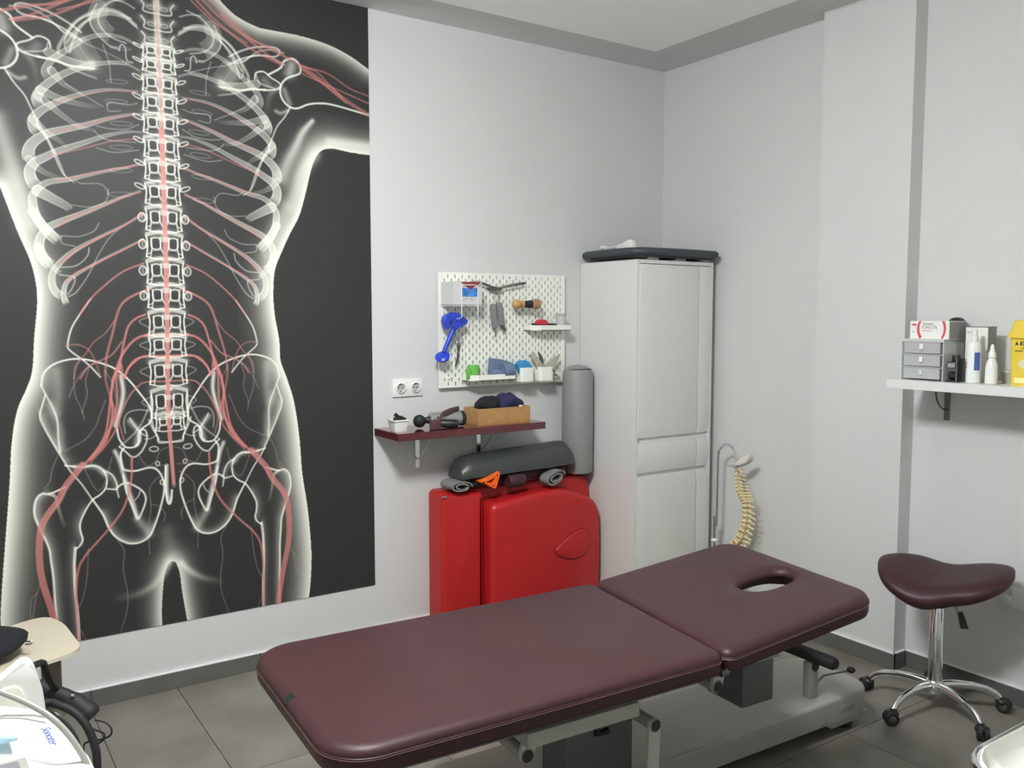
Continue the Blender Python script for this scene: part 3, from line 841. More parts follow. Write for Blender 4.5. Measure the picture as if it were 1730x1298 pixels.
G().tube([(-1.418, -.03, 1.508), (-1.418, -.10, 1.508), (-1.418, -.106, 1.516)], .002, 6).obj('hook', PLAS, bt)

# bandage scissors
s_ = G()
def ringm(g, c, rx, rz, t, rot=0.):
    pts = []
    for k in range(20):
        a = 2*PI*k/20; x = rx*math.cos(a); z = rz*math.sin(a)
        pts.append((c[0]+x*math.cos(rot)-z*math.sin(rot), c[1], c[2]+x*math.sin(rot)+z*math.cos(rot)))
    pts.append(pts[0]); pts.append(pts[1])
    g.tube(pts, t, 6, cap=False)
sc = thing('bandage_scissors', 'small steel scissors hanging below the blue massage tool', 'scissors', (-1.39, -.05, 1.30))
for c, rr in (((-1.402, -.052, 1.425), .013), ((-1.380, -.050, 1.427), .014)):
    g = G(); ringm(g, c, rr, rr*1.15, .0022, .2); g.obj('finger_ring', STEEL, sc)
g = G()
g.prism([(-1.402, 1.410), (-1.394, 1.410), (-1.392, 1.365), (-1.399, 1.362)], lambda x, z: (x, -.054, z), lambda x, z: (x, -.050, z), .0008)
g.prism([(-1.384, 1.412), (-1.378, 1.410), (-1.390, 1.362), (-1.396, 1.364)], lambda x, z: (x, -.050, z), lambda x, z: (x, -.046, z), .0008)
g.obj('shank', DSTEEL, sc)
g = G()
g.prism([(-1.400, 1.368), (-1.390, 1.368), (-1.391, 1.340), (-1.400, 1.318), (-1.408, 1.298), (-1.412, 1.300), (-1.407, 1.324), (-1.400, 1.345)], lambda x, z: (x, -.055, z), lambda x, z: (x, -.049, z), .0008)
g.obj('blade', DSTEEL, sc)
g = G(); g.lathe([(.004, -.058), (.004, -.045)], (-1.395, 0, 1.362), 10, 'y'); g.obj('pivot', STEEL, sc)
G().tube([(-1.391, -.03, 1.438), (-1.391, -.06, 1.438), (-1.391, -.063, 1.443)], .0018, 6).obj('hook', PLAS, sc)

# V of two grey handles, and the two grey tools hung on it
v = thing('forked_holder', 'grey forked metal holder spread in a V near the top of the pegboard', 'holder', (-1.17, -.06, 1.68))
for pts in ([(-1.325, -.060, 1.703), (-1.290, -.066, 1.705), (-1.252, -.066, 1.700), (-1.205, -.066, 1.684), (-1.170, -.064, 1.679)],
            [(-1.170, -.064, 1.679), (-1.107, -.066, 1.692), (-1.04, -.066, 1.704), (-1.004, -.062, 1.709)]):
    G().tube(pts, [.003, .004, .0048, .0048, .004][:len(pts)], 8).obj('arm', DSTEEL, v)
    G().tube([(p[0], p[1]+.008, p[2]+.007) for p in pts], .0022, 6).obj('spring', STEEL, v)
G().box(-1.213, -1.150, -.072, -.030, 1.671, 1.684, .003).obj('clamp_block', DSTEEL, v)
for i, (xt, zt_, xb, zb, tilt) in enumerate(((-1.203, 1.600, -1.192, 1.488, 0), (-1.166, 1.608, -1.150, 1.500, 1))):
    t = thing('steel_probe', ['slim grey tool hanging from the forked holder, thinner one on the left', 'wider grey tool hanging from the forked holder, with a long thin hook'][i], 'tool', (xb, -.06, 1.44))
    wd = .013+.003*i
    G().prism([(xt-wd, zt_-.004), (xt-wd*.3, zt_+.004), (xt+wd, zt_), (xb+wd, zb+.004), (xb+wd*.4, zb-.006), (xb-wd, zb)], lambda x, z: (x, -.073, z), lambda x, z: (x, -.055, z), .003).obj('handle', mat('grey_grip', (128, 130, 128), .4, bump=.2) if i == 0 else bpy.data.materials['grey_grip'], t)
    if i == 0:
        G().tube([(xt+.006, -.064, zt_), (-1.192, -.064, 1.640), (-1.189, -.066, 1.668), (-1.195, -.066, 1.676)], .0014, 6).obj('hook', STEEL, t)
        G().tube([(xb, -.064, zb), (-1.187, -.064, 1.455), (-1.188, -.064, 1.440)], [.004, .0022, .003], 8).obj('tip', DSTEEL, t)
    else:
        G().tube([(xt, -.064, zt_), (-1.169, -.064, 1.640), (-1.169, -.066, 1.676)], .0024, 6).obj('hook', STEEL, t)
        G().prism([(-1.162, 1.500), (-1.138, 1.503), (-1.125, 1.470), (-1.128, 1.466), (-1.150, 1.480)], lambda x, z: (x, -.068, z), lambda x, z: (x, -.060, z), .001).obj('tip', DSTEEL, t)

# wooden knob and wooden roller with black neck
k = thing('wooden_ball', 'pale wooden ball on a peg, left of the wooden roller', 'ball', (-1.075, -.07, 1.60))
G().ell((-1.078, -.092, 1.603), .026, .026, .024).obj('grip', WOOD, k)
G().tube([(-1.055, -.03, 1.603), (-1.062, -.08, 1.603)], .007, 8).obj('peg', PLAS, k)
G().lathe([(.004, 0), (.018, .004), (.020, .010)], (-1.052, -.094, 1.603), 14, 'x').obj('rim', WOOD, k)
k = thing('wooden_roller', 'reddish wooden massage roller with a black neck on the pegboard', 'massage tool', (-.97, -.09, 1.60))
G().cyl((-1.030, -.098, 1.602), (-.992, -.104, 1.603), .017, .021, 18).obj('neck', BLACK, k)
G().lathe([(.019, 0), (.0245, .008), (.0265, .022), (.0265, .034), (.024, .046), (.014, .053)], (-.998, -.106, 1.604), 20, 'x').obj('ball', mat('red_wood', (168, 124, 96), .3, var=.15, scale=20, coat=.5), k)
G().tube([(-.97, -.03, 1.592), (-.97, -.108, 1.592)], .004, 8).obj('peg', PLAS, k)

# trays
def tray(label, xa, xb, yf_, z0, z1, ch, ):
    t = thing('pegboard_tray', label, 'tray', ((xa+xb)/2, -.06, z0))
    poly = [(xa, -.031), (xa, yf_+ch*.45), (xa+ch*.9, yf_), (xb-.008, yf_), (xb, yf_+.008), (xb, -.031)]
    G().prism(poly, lambda x, y: (x, y, z0), lambda x, y: (x, y, z0+.003)).obj('base', PEG, t, smooth=False)
    g = G(); n = len(poly)
    for i in range(n-1):
        a, b_ = Vector(poly[i]), Vector(poly[i+1]); d = (b_-a).normalized(); nn = Vector((-d.y, d.x))*.0025
        q = [a, b_, b_+nn, a+nn] if i < n-1 else []
        g.prism([tuple(p) for p in q], lambda x, y: (x, y, z0), lambda x, y: (x, y, z1))
    g.obj('rim', PEG, t, smooth=False)
    G().box(xa, xb, -.033, -.031, z0, z1+.004).obj('back_plate', PEG, t, smooth=False)
    return t


tray('small white tray high on the pegboard, holding a clear cup', -.992, -.742, -.115, 1.469, 1.496, .055)
tray('long white tray low on the pegboard, holding bandage rolls', -1.360, -1.092, -.110, 1.227, 1.256, .05)
c = thing('clear_cup', 'clear plastic cup in the small upper tray', 'cup', (-.79, -.08, 1.473))
g = G(); g.lathe([(.024, 1.473), (.0275, 1.545), (.0300, 1.548), (.0300, 1.550), (.026, 1.548), (.0225, 1.476)], (-.792, -.080, 0), 24, cap=True); g.obj('cup_body', mat('cloudy_plastic', (232, 234, 232), .3, trans=.3, alpha=.75), c)
G().lathe([(.0305, 1.545), (.0315, 1.551), (.028, 1.556), (.006, 1.558)], (-.792, -.080, 0), 24).obj('lid', CLEAR, c)
r_ = G(); r_.tube([(-.985, -.09, 1.502), (-.955, -.092, 1.502), (-.84, -.095, 1.500), (-.83, -.095, 1.499)], [.004, .0055, .005, .003], 8)
tag(r_.obj('black_rod', BLACK), 'thin black rod lying in the upper pegboard tray', 'rod')
r_ = G(); r_.prism([(-.968, 1.503), (-.958, 1.520), (-.935, 1.527), (-.905, 1.524), (-.890, 1.512), (-.892, 1.500), (-.92, 1.497)], lambda x, z: (x, -.107, z), lambda x, z: (x, -.085, z), .004)
tag(r_.obj('red_clip', REDP), 'small red clip lying over the black rod in the upper tray', 'clip')
r_ = G(); r_.ell((-.862, -.072, 1.500), .034, .020, .024, 12, 8, .25)
tag(r_.obj('grey_pouch', mat('crumpled_bag', (206, 208, 202), .5, bump=.4)), 'crumpled pale bag behind the clear cup in the upper tray', 'bag')

# green tape, blue elastic rolls
gt = thing('green_tape', 'bright green roll of elastic tape at the left end of the lower tray', 'tape', (-1.33, -.085, 1.231))
G().lathe([(.012, 1.232), (.031, 1.232), (.0315, 1.262), (.031, 1.297), (.028, 1.303), (.012, 1.302)], (-1.318, -.066, 0), 26, 'z').obj('roll', GREEN, gt)
G().box(-1.372, -1.345, -.092, -.086, 1.236, 1.281, .002).obj('loose_end', GREEN, gt)
r_ = G(); r_.prism([(-1.222, 1.231), (-1.214, 1.335), (-1.150, 1.328), (-1.075, 1.306), (-1.075, 1.231)], lambda x, z: (x, -.062, z), lambda x, z: (x, -.040, z), .005)
tag(r_.obj('folded_band', SLATE), 'slate blue folded elastic band standing at the back of the lower tray', 'band')
for nm, lb, c0, rr, x0_, x1_ in (('bandage_roll', 'small slate blue bandage roll beside the green tape', (-.082, 1.257), .024, -1.232, -1.166), ('bandage_roll', 'larger slate blue bandage roll with a loose end, next to the white cup', (-.082, 1.271), .037, -1.160, -1.100)):
    r = thing(nm, lb, 'bandage', ((x0_+x1_)/2, -.08, 1.232), group='slate blue bandage rolls in the lower tray')
    G().lathe([(rr*.2, x0_+.002), (rr*.96, x0_), (rr, x0_+.004), (rr, x1_-.004), (rr*.96, x1_), (rr*.2, x1_-.002)], (0, c0[0]+(.024 if rr < .03 else 0)*0, c0[1]), 22, 'x').obj('roll', SLATE, r)
    pts = []
    for a in range(14):
        th = a*.55; q = rr*(.25+.05*a)
        pts.append((x0_-.001, c0[0]+q*math.cos(th), c0[1]+q*math.sin(th)))
    G().tube(pts, .0014, 5).obj('edge', mat('slate_edge', (150, 166, 188), .7), r)
r_ = G(); r_.tube([(-1.276, -.085, 1.262), (-1.262, -.088, 1.250)], .0022, 6); tag(r_.obj('thin_stick', MAROON), 'tiny reddish stick between the tape and the blue rolls', 'stick')

# two white cups hooked on the board, their contents
for i, (xa, xb, ya, lb) in enumerate(((-1.068, -.984, -.118, 'white square cup on the pegboard filled with blue cloth'), (-.950, -.862, -.118, 'white square cup on the pegboard holding beige packets and tools'))):
    c = thing('white_cup', lb, 'cup', ((xa+xb)/2, -.08, 1.208), group='white cups hooked on the pegboard')
    g = G(); o_ = rrect(xa, xb, ya, -.036, .016, 4); i_ = rrect(xa+.003, xb-.003, ya+.003, -.039, .014, 4)
    lo = rrect(xa+.005, xb-.005, ya+.005, -.040, .014, 4)
    g.rings([[(x, y, 1.208) for x, y in lo], [(x, y, 1.214) for x, y in o_], [(x, y, 1.284) for x, y in o_], [(x, y, 1.284) for x, y in i_], [(x, y, 1.214) for x, y in i_]])
    g.obj('cup_body', PEG, c, ang=30)
    G().box((xa+xb)/2-.008, (xa+xb)/2+.008, -.036, -.0305, 1.262, 1.272).obj('hook', PEG, c)
r_ = G(); r_.prism([(-1.068, 1.240), (-1.072, 1.300), (-1.055, 1.318), (-1.030, 1.322), (-1.008, 1.312), (-.990, 1.290), (-.990, 1.240)], lambda x, z: (x, -.106, z), lambda x, z: (x+.004, -.052, z-.004), .006)
tag(r_.obj('blue_cloth', CYAN), 'bright blue folded cloth stuffed in the white cup', 'cloth')
for i, (poly, lb, mt, yy0, nm) in enumerate((([(-.934, 1.215), (-.958, 1.300), (-.996, 1.345), (-.968, 1.360), (-.945, 1.332), (-.912, 1.290), (-.905, 1.215)], 'pale beige packet leaning left out of the white cup', BEIGE, -.092, 'sachet'),
                                           ([(-.925, 1.215), (-.928, 1.300), (-.918, 1.330), (-.932, 1.356), (-.926, 1.358), (-.905, 1.330), (-.897, 1.312), (-.912, 1.280), (-.912, 1.215)], 'grey metal tool standing upright between the packets', DSTEEL, -.078, 'small_tool'),
                                           ([(-.900, 1.215), (-.896, 1.282), (-.880, 1.308), (-.825, 1.336), (-.806, 1.346), (-.812, 1.318), (-.835, 1.296), (-.872, 1.270), (-.876, 1.215)], 'pale beige packet leaning right out of the white cup', BEIGE, -.092, 'sachet'))):
    r_ = G(); r_.prism(poly, lambda x, z: (x, yy0, z), lambda x, z: (x, yy0+.010, z), .002)
    tag(r_.obj(nm, mt), lb, 'packet' if nm == 'sachet' else 'tool')
bl = thing('corded_bulb', 'small clear bulb on a thin cord beside the white cups', 'bulb', (-.80, -.05, 1.21))
G().ell((-.800, -.050, 1.222), .021, .016, .014).obj('bulb', GLASS, bl)
G().tube([(-.865, -.060, 1.284), (-.840, -.062, 1.272), (-.815, -.060, 1.250), (-.800, -.055, 1.236), (-.785, -.05, 1.214)], .0014, 5).obj('cord', INKG, bl)
G().box(-.806, -.796, -.056, -.044, 1.230, 1.240, .002).obj('cap', DSTEEL, bl)
G().tube([(-.80, -.03, 1.222), (-.80, -.045, 1.222)], .003, 6).obj('peg', PLAS, bl)

# ------------------------------------------------------------------ burgundy shelf
def bracket(parent, base, out, zt_, drop, reach):
    """chrome strip against the wall, arm under the shelf, thin curved stay; out = unit vector off the wall, along = side"""
    bx_, by_ = base; ox, oy = out; ax, ay = oy, -ox
    def P(d, s, z):
        return (bx_+ox*d+ax*s, by_+oy*d+ay*s, z)
    p = G(); a = .011
    p.rings([[P(d, s, z) for d, s in ((.0005, -a), (.0005, a), (.005, a), (.005, -a))] for z in (zt_-drop+.004, zt_)])
    p.rings([[P(d, s, z) for s, z in ((-a, zt_-.005), (a, zt_-.005), (a, zt_), (-a, zt_))] for d in (.001, reach)])
    q = p.obj('bracket', CHROME, parent, smooth=False)
    w = G(); pts = []
    for k in range(11):
        t = k/10; ang = t*PI/2
        pts.append(P(.006+(reach*.62)*(math.sin(ang)), .0, zt_-.006-(drop*.72)*(1-t)**1.0*(math.cos(ang*.9)*.55+.45)))
    w.tube(pts, .0022, 6); w.obj('stay', CHROME, q)
    w = G(); w.lathe([(.006, 0), (.006, .006)], P(.003, 0, zt_-drop+.02), 10, 'y' if abs(oy) > .5 else 'x'); w.obj('screw', STEEL, q)


sh_ = thing('burgundy_shelf', 'glossy burgundy wall shelf with chrome brackets below the pegboard', 'shelf', (-1.4, -.125, .99))
G().box(-1.820, -1.012, -.250, -.001, .988, 1.022, .0012, 1).obj('shelf_board', BURGS, sh_, smooth=False)
bracket(sh_, (-1.597, 0), (0, -1), .988, .178, .20)
bracket(sh_, (-1.250, 0), (0, -1), .988, .178, .20)
ZS = 1.022
wb = thing('small_dish', 'small white square dish with black clips on the burgundy shelf', 'dish', (-1.80, -.16, ZS))
ca, cb = (-1.806, -1.734), (-.195, -.118)
g = G()
def rr4(s, z): return [(x, y, z) for x, y in rrect(-1.7725-.036*s, -1.7725+.036*s, -.156-.038*s, -.156+.038*s, .006, 3)]
g.rings([rr4(.78, ZS), rr4(1.0, ZS+.046), rr4(1.12, ZS+.048), rr4(1.13, ZS+.055), rr4(.98, ZS+.055), rr4(.80, ZS+.006)]); g.obj('dish_body', PLAS, wb, ang=40)
for i, (a, b_) in enumerate((((-1.800, -.165, 1.080), (-1.768, -.170, 1.070)), ((-1.786, -.150, 1.100), (-1.755, -.155, 1.070)), ((-1.768, -.165, 1.086), (-1.742, -.160, 1.072)))):
    o = G().tube([a, b_], [.0085, .0105], 10).obj('black_clip', RUBBER)
    tag(o, ['short black rubber clip lying at the left in the white dish', 'black rubber clip sticking up in the white dish', 'black rubber clip resting at the right rim of the dish'][i], 'clip', 'black clips in the white dish')
# massage gun
mg = thing('massage_gun', 'silver and black massage gun lying on the burgundy shelf', 'massage gun', (-1.55, -.14, ZS))
G().ell((-1.648, -.125, ZS+.034), .030, .030, .030, 20, 12).obj('ball_head', RUBBER, mg)
G().tube([(-1.62, -.13, ZS+.036), (-1.592, -.135, ZS+.038)], [.014, .019], 14).obj('neck', BLACK, mg)
G().tube([(-1.600, -.135, ZS+.040), (-1.594, -.136, ZS+.040), (-1.50, -.150, ZS+.040), (-1.455, -.158, ZS+.038), (-1.446, -.160, ZS+.038)], [.027, .032, .034, .035, .033], 22).obj('housing', SILVER, mg)
G().tube([(-1.448, -.160, ZS+.038), (-1.436, -.162, ZS+.038), (-1.428, -.163, ZS+.038)], [.036, .036, .028], 22).obj('end_cap', BLACK, mg)
G().tube([(-1.560, -.170, ZS+.022), (-1.52, -.196, ZS+.020), (-1.49, -.205, ZS+.020)], [.020, .021, .018], 14).obj('grip', BLACK, mg)
G().lathe([(.004, 0), (.004, .002)], (-1.575, -.170, ZS+.052), 8, 'y').obj('button', BLACK, mg)
st = G()
st.grid(lambda u, v: (-1.628+.175*u+.004*v, -.212+.055*u-.01*math.sin(u*PI)+.006*v, ZS+.003+(.043+.038*u)*1.0*min(1, u*3+.0)*1.0+.022*(v-.5)+.012*math.sin(u*PI)), 14, 3)
sm = st.obj('strap', BURGF); md = sm.modifiers.new('solid', 'SOLIDIFY'); md.thickness = .004
tag(sm, 'burgundy strap draped over the massage gun', 'strap')
st = G(); st.box(-1.640, -1.585, -.222, -.205, ZS+.0005, ZS+.046, .004); so = st.obj('strap_end', BURGF, sm)

# bamboo box with dark cloths
bb = thing('bamboo_box', 'open light bamboo box on the burgundy shelf', 'box', (-1.19, -.14, ZS))
X0, X1, Y0, Y1, Z1 = -1.368, -1.068, -.198, -.055, ZS+.078
G().box(X0, X1, Y0, Y1, ZS, ZS+.006).obj('base', WOODB, bb, smooth=False)
for a in ((X0, X1, Y0, Y0+.008), (X0, X1, Y1-.008, Y1), (X0, X0+.008, Y0+.008, Y1-.008), (X1-.008, X1, Y0+.008, Y1-.008)):
    G().box(*a, ZS+.006, Z1, .001, 1).obj('side', WOODB, bb, smooth=False)


def lump(name, c, r3, m, seed, label, cat, amp=.18, group=None):
    rnd = random.Random(seed); ph = [rnd.random()*6 for _ in range(8)]
    g = G(); rings = []
    for i in range(13):
        a = PI*i/12-PI/2; cp = max(.03, math.cos(a)); sp = math.sin(a); ring = []
        for k in range(24):
            t = 2*PI*k/24
            d = 1+amp*(math.sin(3*t+ph[0]+2*a)*.5+math.sin(5*t+ph[1]-3*a)*.35+math.sin(2*t+ph[2])*math.sin(4*a+ph[3])*.5)
            ring.append((c[0]+r3[0]*cp*math.cos(t)*d, c[1]+r3[1]*cp*math.sin(t)*d, c[2]+r3[2]*sp*d))
        rings.append(ring)
    g.rings(rings)
    return tag(g.obj(name, m, ang=70), label, cat, group)


lump('black_cloth', (-1.265, -.125, ZS+.088), (.080, .050, .040), BCLOTH, 3, 'crumpled black cloth in the bamboo box', 'cloth')
lump('navy_cloth', (-1.160, -.125, ZS+.092), (.082, .052, .044), NAVY, 5, 'crumpled navy blue cloth in the bamboo box, right of the black one', 'cloth')
r_ = G(); r_.box(-1.128, -1.108, -.192, -.180, ZS+.070, ZS+.084, .003); tag(r_.obj('small_tube', PLAS), 'tiny white cap peeking over the bamboo box rim', 'cap')

# ------------------------------------------------------------------ red folded massage table with the things on its top
rt = thing('folding_massage_table', 'folded bright red massage table leaning against the wall beside the cabinet', 'massage table', (-1.07, -.13, 0))


def slab(poly, ya, yb, rad, m, name, parent, n=4):
    """cushion: outline poly (x,z) thickened from y=ya (front) to yb (back) with a rounded front edge"""
    cx = sum(p[0] for p in poly)/len(poly); cz = sum(p[1] for p in poly)/len(poly)
    def off(d):
        out = []; N = len(poly)
        for i in range(N):
            a, b_, c = Vector(poly[i-1]), Vector(poly[i]), Vector(poly[(i+1) % N])
            e1 = (b_-a).normalized(); e2 = (c-b_).normalized()
            n1 = Vector((e1.y, -e1.x)); n2 = Vector((e2.y, -e2.x)); nn = (n1+n2)
            nn = nn.normalized() if nn.length > 1e-6 else n1
            if nn.dot(b_-Vector((cx, cz))) < 0:
                nn = -nn
            out.append((b_.x-nn.x*d, b_.y-nn.y*d))
        return out
    rings = [[(x, yb, z) for x, z in off(rad*.5)], [(x, yb-rad*.4, z) for x, z in off(0)]]
    for k in range(n+1):
        a = PI/2*k/n
        rings.append([(x, ya+rad*(1-math.sin(a)), z) for x, z in off(rad*(1-math.cos(a)))])
    return G().rings(rings).obj(name, m, parent, ang=50)


def rcorner(pts, r, n=5):
    out = []; N = len(pts)
    for i in range(N):
        a, b_, c = Vector(pts[i-1]), Vector(pts[i]), Vector(pts[(i+1) % N])
        rr = r[i] if isinstance(r, (list, tuple)) else r
        p = b_+(a-b_).normalized()*min(rr, (a-b_).length*.45); q = b_+(c-b_).normalized()*min(rr, (c-b_).length*.45)
        for k in range(n+1):
            t = k/n; v = p*(1-t)**2+b_*2*t*(1-t)+q*t*t; out.append((v.x, v.y))
    return out


back = rcorner([(-1.545, .03), (-.608, .03), (-.608, .64), (-.645, .705), (-1.08, .712), (-1.545, .705)], [.03, .03, .06, .10, .3, .03])
slab(back, -.110, -.012, .022, REDL, 'back_cushion', rt)
lft = rcorner([(-1.556, .03), (-1.322, .03), (-1.322, .690), (-1.556, .708)], [.03, .02, .02, .04])
slab(lft, -.172, -.104, .026, REDL, 'left_cushion', rt)
frt = rcorner([(-1.318, .03), (-.640, .03), (-.630, .30), (-.640, .575), (-.86, .672), (-1.02, .672), (-1.318, .640)], [.03, .04, .2, .08, .16, .2, .04])
slab(frt, -.236, -.112, .034, REDL, 'front_cushion', rt)
plug = rcorner([(-.945, .362), (-.925, .325), (-.83, .292), (-.745, .305), (-.708, .372), (-.742, .448), (-.80, .448), (-.90, .398)], .04)
slab(plug, -.246, -.232, .012, REDL, 'face_hole_plug', rt)
g = G(); g.tube([(x, -.237, z) for x, z in plug]+[(plug[0][0], -.237, plug[0][1])], .0028, 6, cap=False); g.obj('plug_seam', REDD, rt)
G().box(-1.5465, -1.5435, -.120, -.110, .04, .69).obj('edge_seam', REDD, rt, smooth=False)
G().box(-1.5565, -1.536, -.178, -.168, .690, .697, .001).obj('zip_pull', CHROME, rt)
g = G()
for xx in (-1.5, -.66):
    g.box(xx-.02, xx+.02, -.15, -.03, 0, .03, .004)
g.obj('rubber_foot', RUBBER, rt)

# grey bolster standing on end in the corner
bo = thing('grey_bolster', 'tall grey cylindrical bolster standing on the red table against the cabinet', 'bolster', (-.69, -.10, .712))
G().lathe([(.030, .712), (.074, .716), (.082, .730), (.083, .95), (.081, 1.235), (.072, 1.262), (.045, 1.280), (.012, 1.286)], (-.690, -.096, 0), 30).obj('cover', GREYL, bo)
g = G(); g.tube([(-.690-.075*math.cos(a)*.9, -.096-.074*math.sin(a), 1.262+.005*math.sin(a)) for a in [PI*k/10 for k in range(11)]], .0022, 6); g.obj('seam', mat('dark_seam', (60, 60, 58), .7), bo)
G().tube([(-.612, -.12, .73), (-.609, -.12, 1.0), (-.611, -.12, 1.235)], .0025, 6).obj('zip', bpy.data.materials['dark_seam'], bo)

# dark half-round bolster
hb = thing('half_round_bolster', 'charcoal half-round bolster lying along the top of the red table', 'bolster', (-1.14, -.11, .74))
g = G(); rings = []
N = 22
for i in range(N+1):
    t = i/N; xx = -1.452+.665*t
    e = min(1, math.sqrt(max(0, 1-((max(0, .12-t))/.12)**2))*.45+.55, math.sqrt(max(0, 1-((max(0, t-.92))/.08)**2))*.3+.7)
    e = max(.5, e); zb = .765+.012*t
    ring = []
    for k in range(17):
        a = PI*k/16
        ring.append((xx, -.118-math.cos(a)*.088*(e*.5+.5), zb+.008+math.sin(a)**.8*(.098+.018*t)*e))
    ring += [(xx, -.118+.08*s, zb) for s in (.9, .3, -.3, -.9)]
    rings.append(ring)
g.rings(rings); g.obj('cover', DARKL, hb, ang=45)
# what lifts it: maroon pad under it
mp = G(); mp.box(-1.36, -.80, -.150, -.045, .712, .764, .012); tag(mp.obj('maroon_cushion', mat('maroon_vinyl', (74, 30, 36), .5)), 'thin dark maroon cushion under the charcoal bolster', 'cushion')


def rolled(name, c, w, hgt, length, turns, m, label, cat, tilt=0., tri=False, group=None, th=.0042):
    """rolled strap seen end-on: a flattened spiral strip extruded along y"""
    pts = []
    n = int(turns*22)
    for i in range(n+1):
        a = 2*PI*i/22; f_ = 1-.62*(i/n)
        if tri:
            K = [(-.52, .02), (.44, .52), (.22, -.52)]; u_ = (i/22 % 1)*3; k_ = int(u_) % 3; t_ = u_-int(u_)
            A_, B2 = K[k_], K[(k_+1) % 3]
            x, z = w*f_*(A_[0]+(B2[0]-A_[0])*t_), hgt*f_*(A_[1]+(B2[1]-A_[1])*t_)
        else:
            x = math.copysign(abs(math.cos(a))**.75, math.cos(a))*w/2*f_; z = math.copysign(abs(math.sin(a))**.9, math.sin(a))*hgt/2*f_
        ct, stn = math.cos(tilt), math.sin(tilt)
        pts.append((c[0]+x*ct-z*stn, c[2]+x*stn+z*ct))
    g = G(); L = [Vector(p) for p in pts]
    ring_rows = []
    for y in (c[1]-length/2, c[1]+length/2):
        pass
    prev = None
    ins = []; outs = []
    for i, p in enumerate(L):
        a = L[max(0, i-1)]; b_ = L[min(len(L)-1, i+1)]; d = (b_-a).normalized(); nn = Vector((-d.y, d.x))*th/2
        outs.append(p+nn); ins.append(p-nn)
    y0, y1 = c[1]-length/2, c[1]+length/2
    prof = [[(o_.x, y0, o_.y), (i_.x, y0, i_.y), (i_.x, y1, i_.y), (o_.x, y1, o_.y)] for o_, i_ in zip(outs, ins)]
    g.rings(prof)
    return tag(g.obj(name, m, ang=50), label, cat, group)


rolled('rolled_strap', (-1.462, -.135, .735), .116, .050, .12, 1.75, GCLOTH, 'rolled grey strap at the left end of the red table top', 'strap', -.04, th=.006, group='rolled grey straps on the red table')
rolled('rolled_strap', (-.938, -.205, .728), .120, .066, .07, 1.8, GCLOTH, 'rolled grey strap at the right, in front of the charcoal bolster', 'strap', .35, th=.0065, group='rolled grey straps on the red table')
rolled('orange_band', (-1.312, -.195, .752), .118, .088, .06, 1.9, ORANGE, 'bright orange folded rubber band roll on the red table', 'band', .0, tri=True, th=.0065)
pr = G(); pr.lathe([(.006, -1.198), (.030, -1.200), (.034, -1.192), (.034, -1.112), (.030, -1.106), (.006, -1.106)], (0, -.190, .735), 20, 'x')
tag(pr.obj('purple_roll', PURP), 'dark purple roll lying beside the orange band', 'roll')
bk = lump('black_pouch', (-1.375, -.150, .742), (.03, .03, .028), BCLOTH, 9, 'small black pouch between the grey strap and orange band', 'pouch', .1)

# ------------------------------------------------------------------ spine model on a stand beside the cabinet
sp = thing('spine_model', 'cream plastic spine model hanging from a chrome stand beside the cabinet', 'spine model', (-.13, -.62, 0))
G().lathe([(.11, 0), (.11, .012), (.10, .018), (.015, .026)], (-.13, -.565, 0), 30).obj('base_plate', PLAS, sp)
G().cyl((-.13, -.560, .02), (-.13, -.554, .49), .0125, .0120, 14).obj('lower_pole', CHROME, sp)
hook = catmull([(-.569, .44), (-.5695, .494), (-.571, .637), (-.574, .82), (-.585, .852), (-.607, .875), (-.633, .883), (-.665, .872), (-.682, .849), (-.696, .807)], 4)
G().tube([(-.13, y, z) for y, z in hook], .0062, 10).obj('curved_rod', CHROME, sp)
G().ell((-.136, -.562, .365), .018, .018, .011, 14, 8).obj('clamp_knob', PLAS, sp)
G().tube([(-.13, -.697, .815), (-.13, -.694, .795), (-.13, -.700, .778)], .0035, 8).obj('rod_end', CHROME, sp)
# occipital plate
g = G()
occ = [(-.700, .778), (-.708, .800), (-.735, .822), (-.765, .838), (-.791, .850), (-.794, .838), (-.785, .818), (-.770, .803), (-.735, .786)]
g.prism(occ, lambda y, z: (-.150, y, z+.004), lambda y, z: (-.112, y, z-.004), .003); g.obj('skull_plate', BONEW, sp, ang=60)
G().box(-.155, -.105, -.712, -.650, .772, .777, .001).obj('top_plate', CHROME, sp)
B_ = [(-0.697, 0.762), (-0.697, 0.74), (-0.698, 0.718), (-0.7, 0.698), (-0.703, 0.679), (-0.708, 0.66), (-0.716, 0.642), (-0.728, 0.629), (-0.738, 0.616), (-0.747, 0.603), (-0.754, 0.588), (-0.759, 0.565), (-0.759, 0.541), (-0.756, 0.515), (-0.752, 0.492), (-0.743, 0.466), (-0.731, 0.433), (-0.713, 0.402), (-0.688, 0.369), (-0.673, 0.335)]
T2 = [(-0.75, 0.753), (-0.754, 0.734), (-0.759, 0.715), (-0.764, 0.696), (-0.78, 0.684), (-0.783, 0.67), (-0.796, 0.655), (-0.803, 0.642), (-0.81, 0.629), (-0.814, 0.617), (-0.819, 0.584), (-0.823, 0.551), (-0.827, 0.525), (-0.822, 0.499), (-0.816, 0.471), (-0.808, 0.442), (-0.8, 0.414), (-0.791, 0.397), (-0.77, 0.377), (-0.758, 0.348)]
DISC = mat('disc_tan', (140, 104, 66), .6)
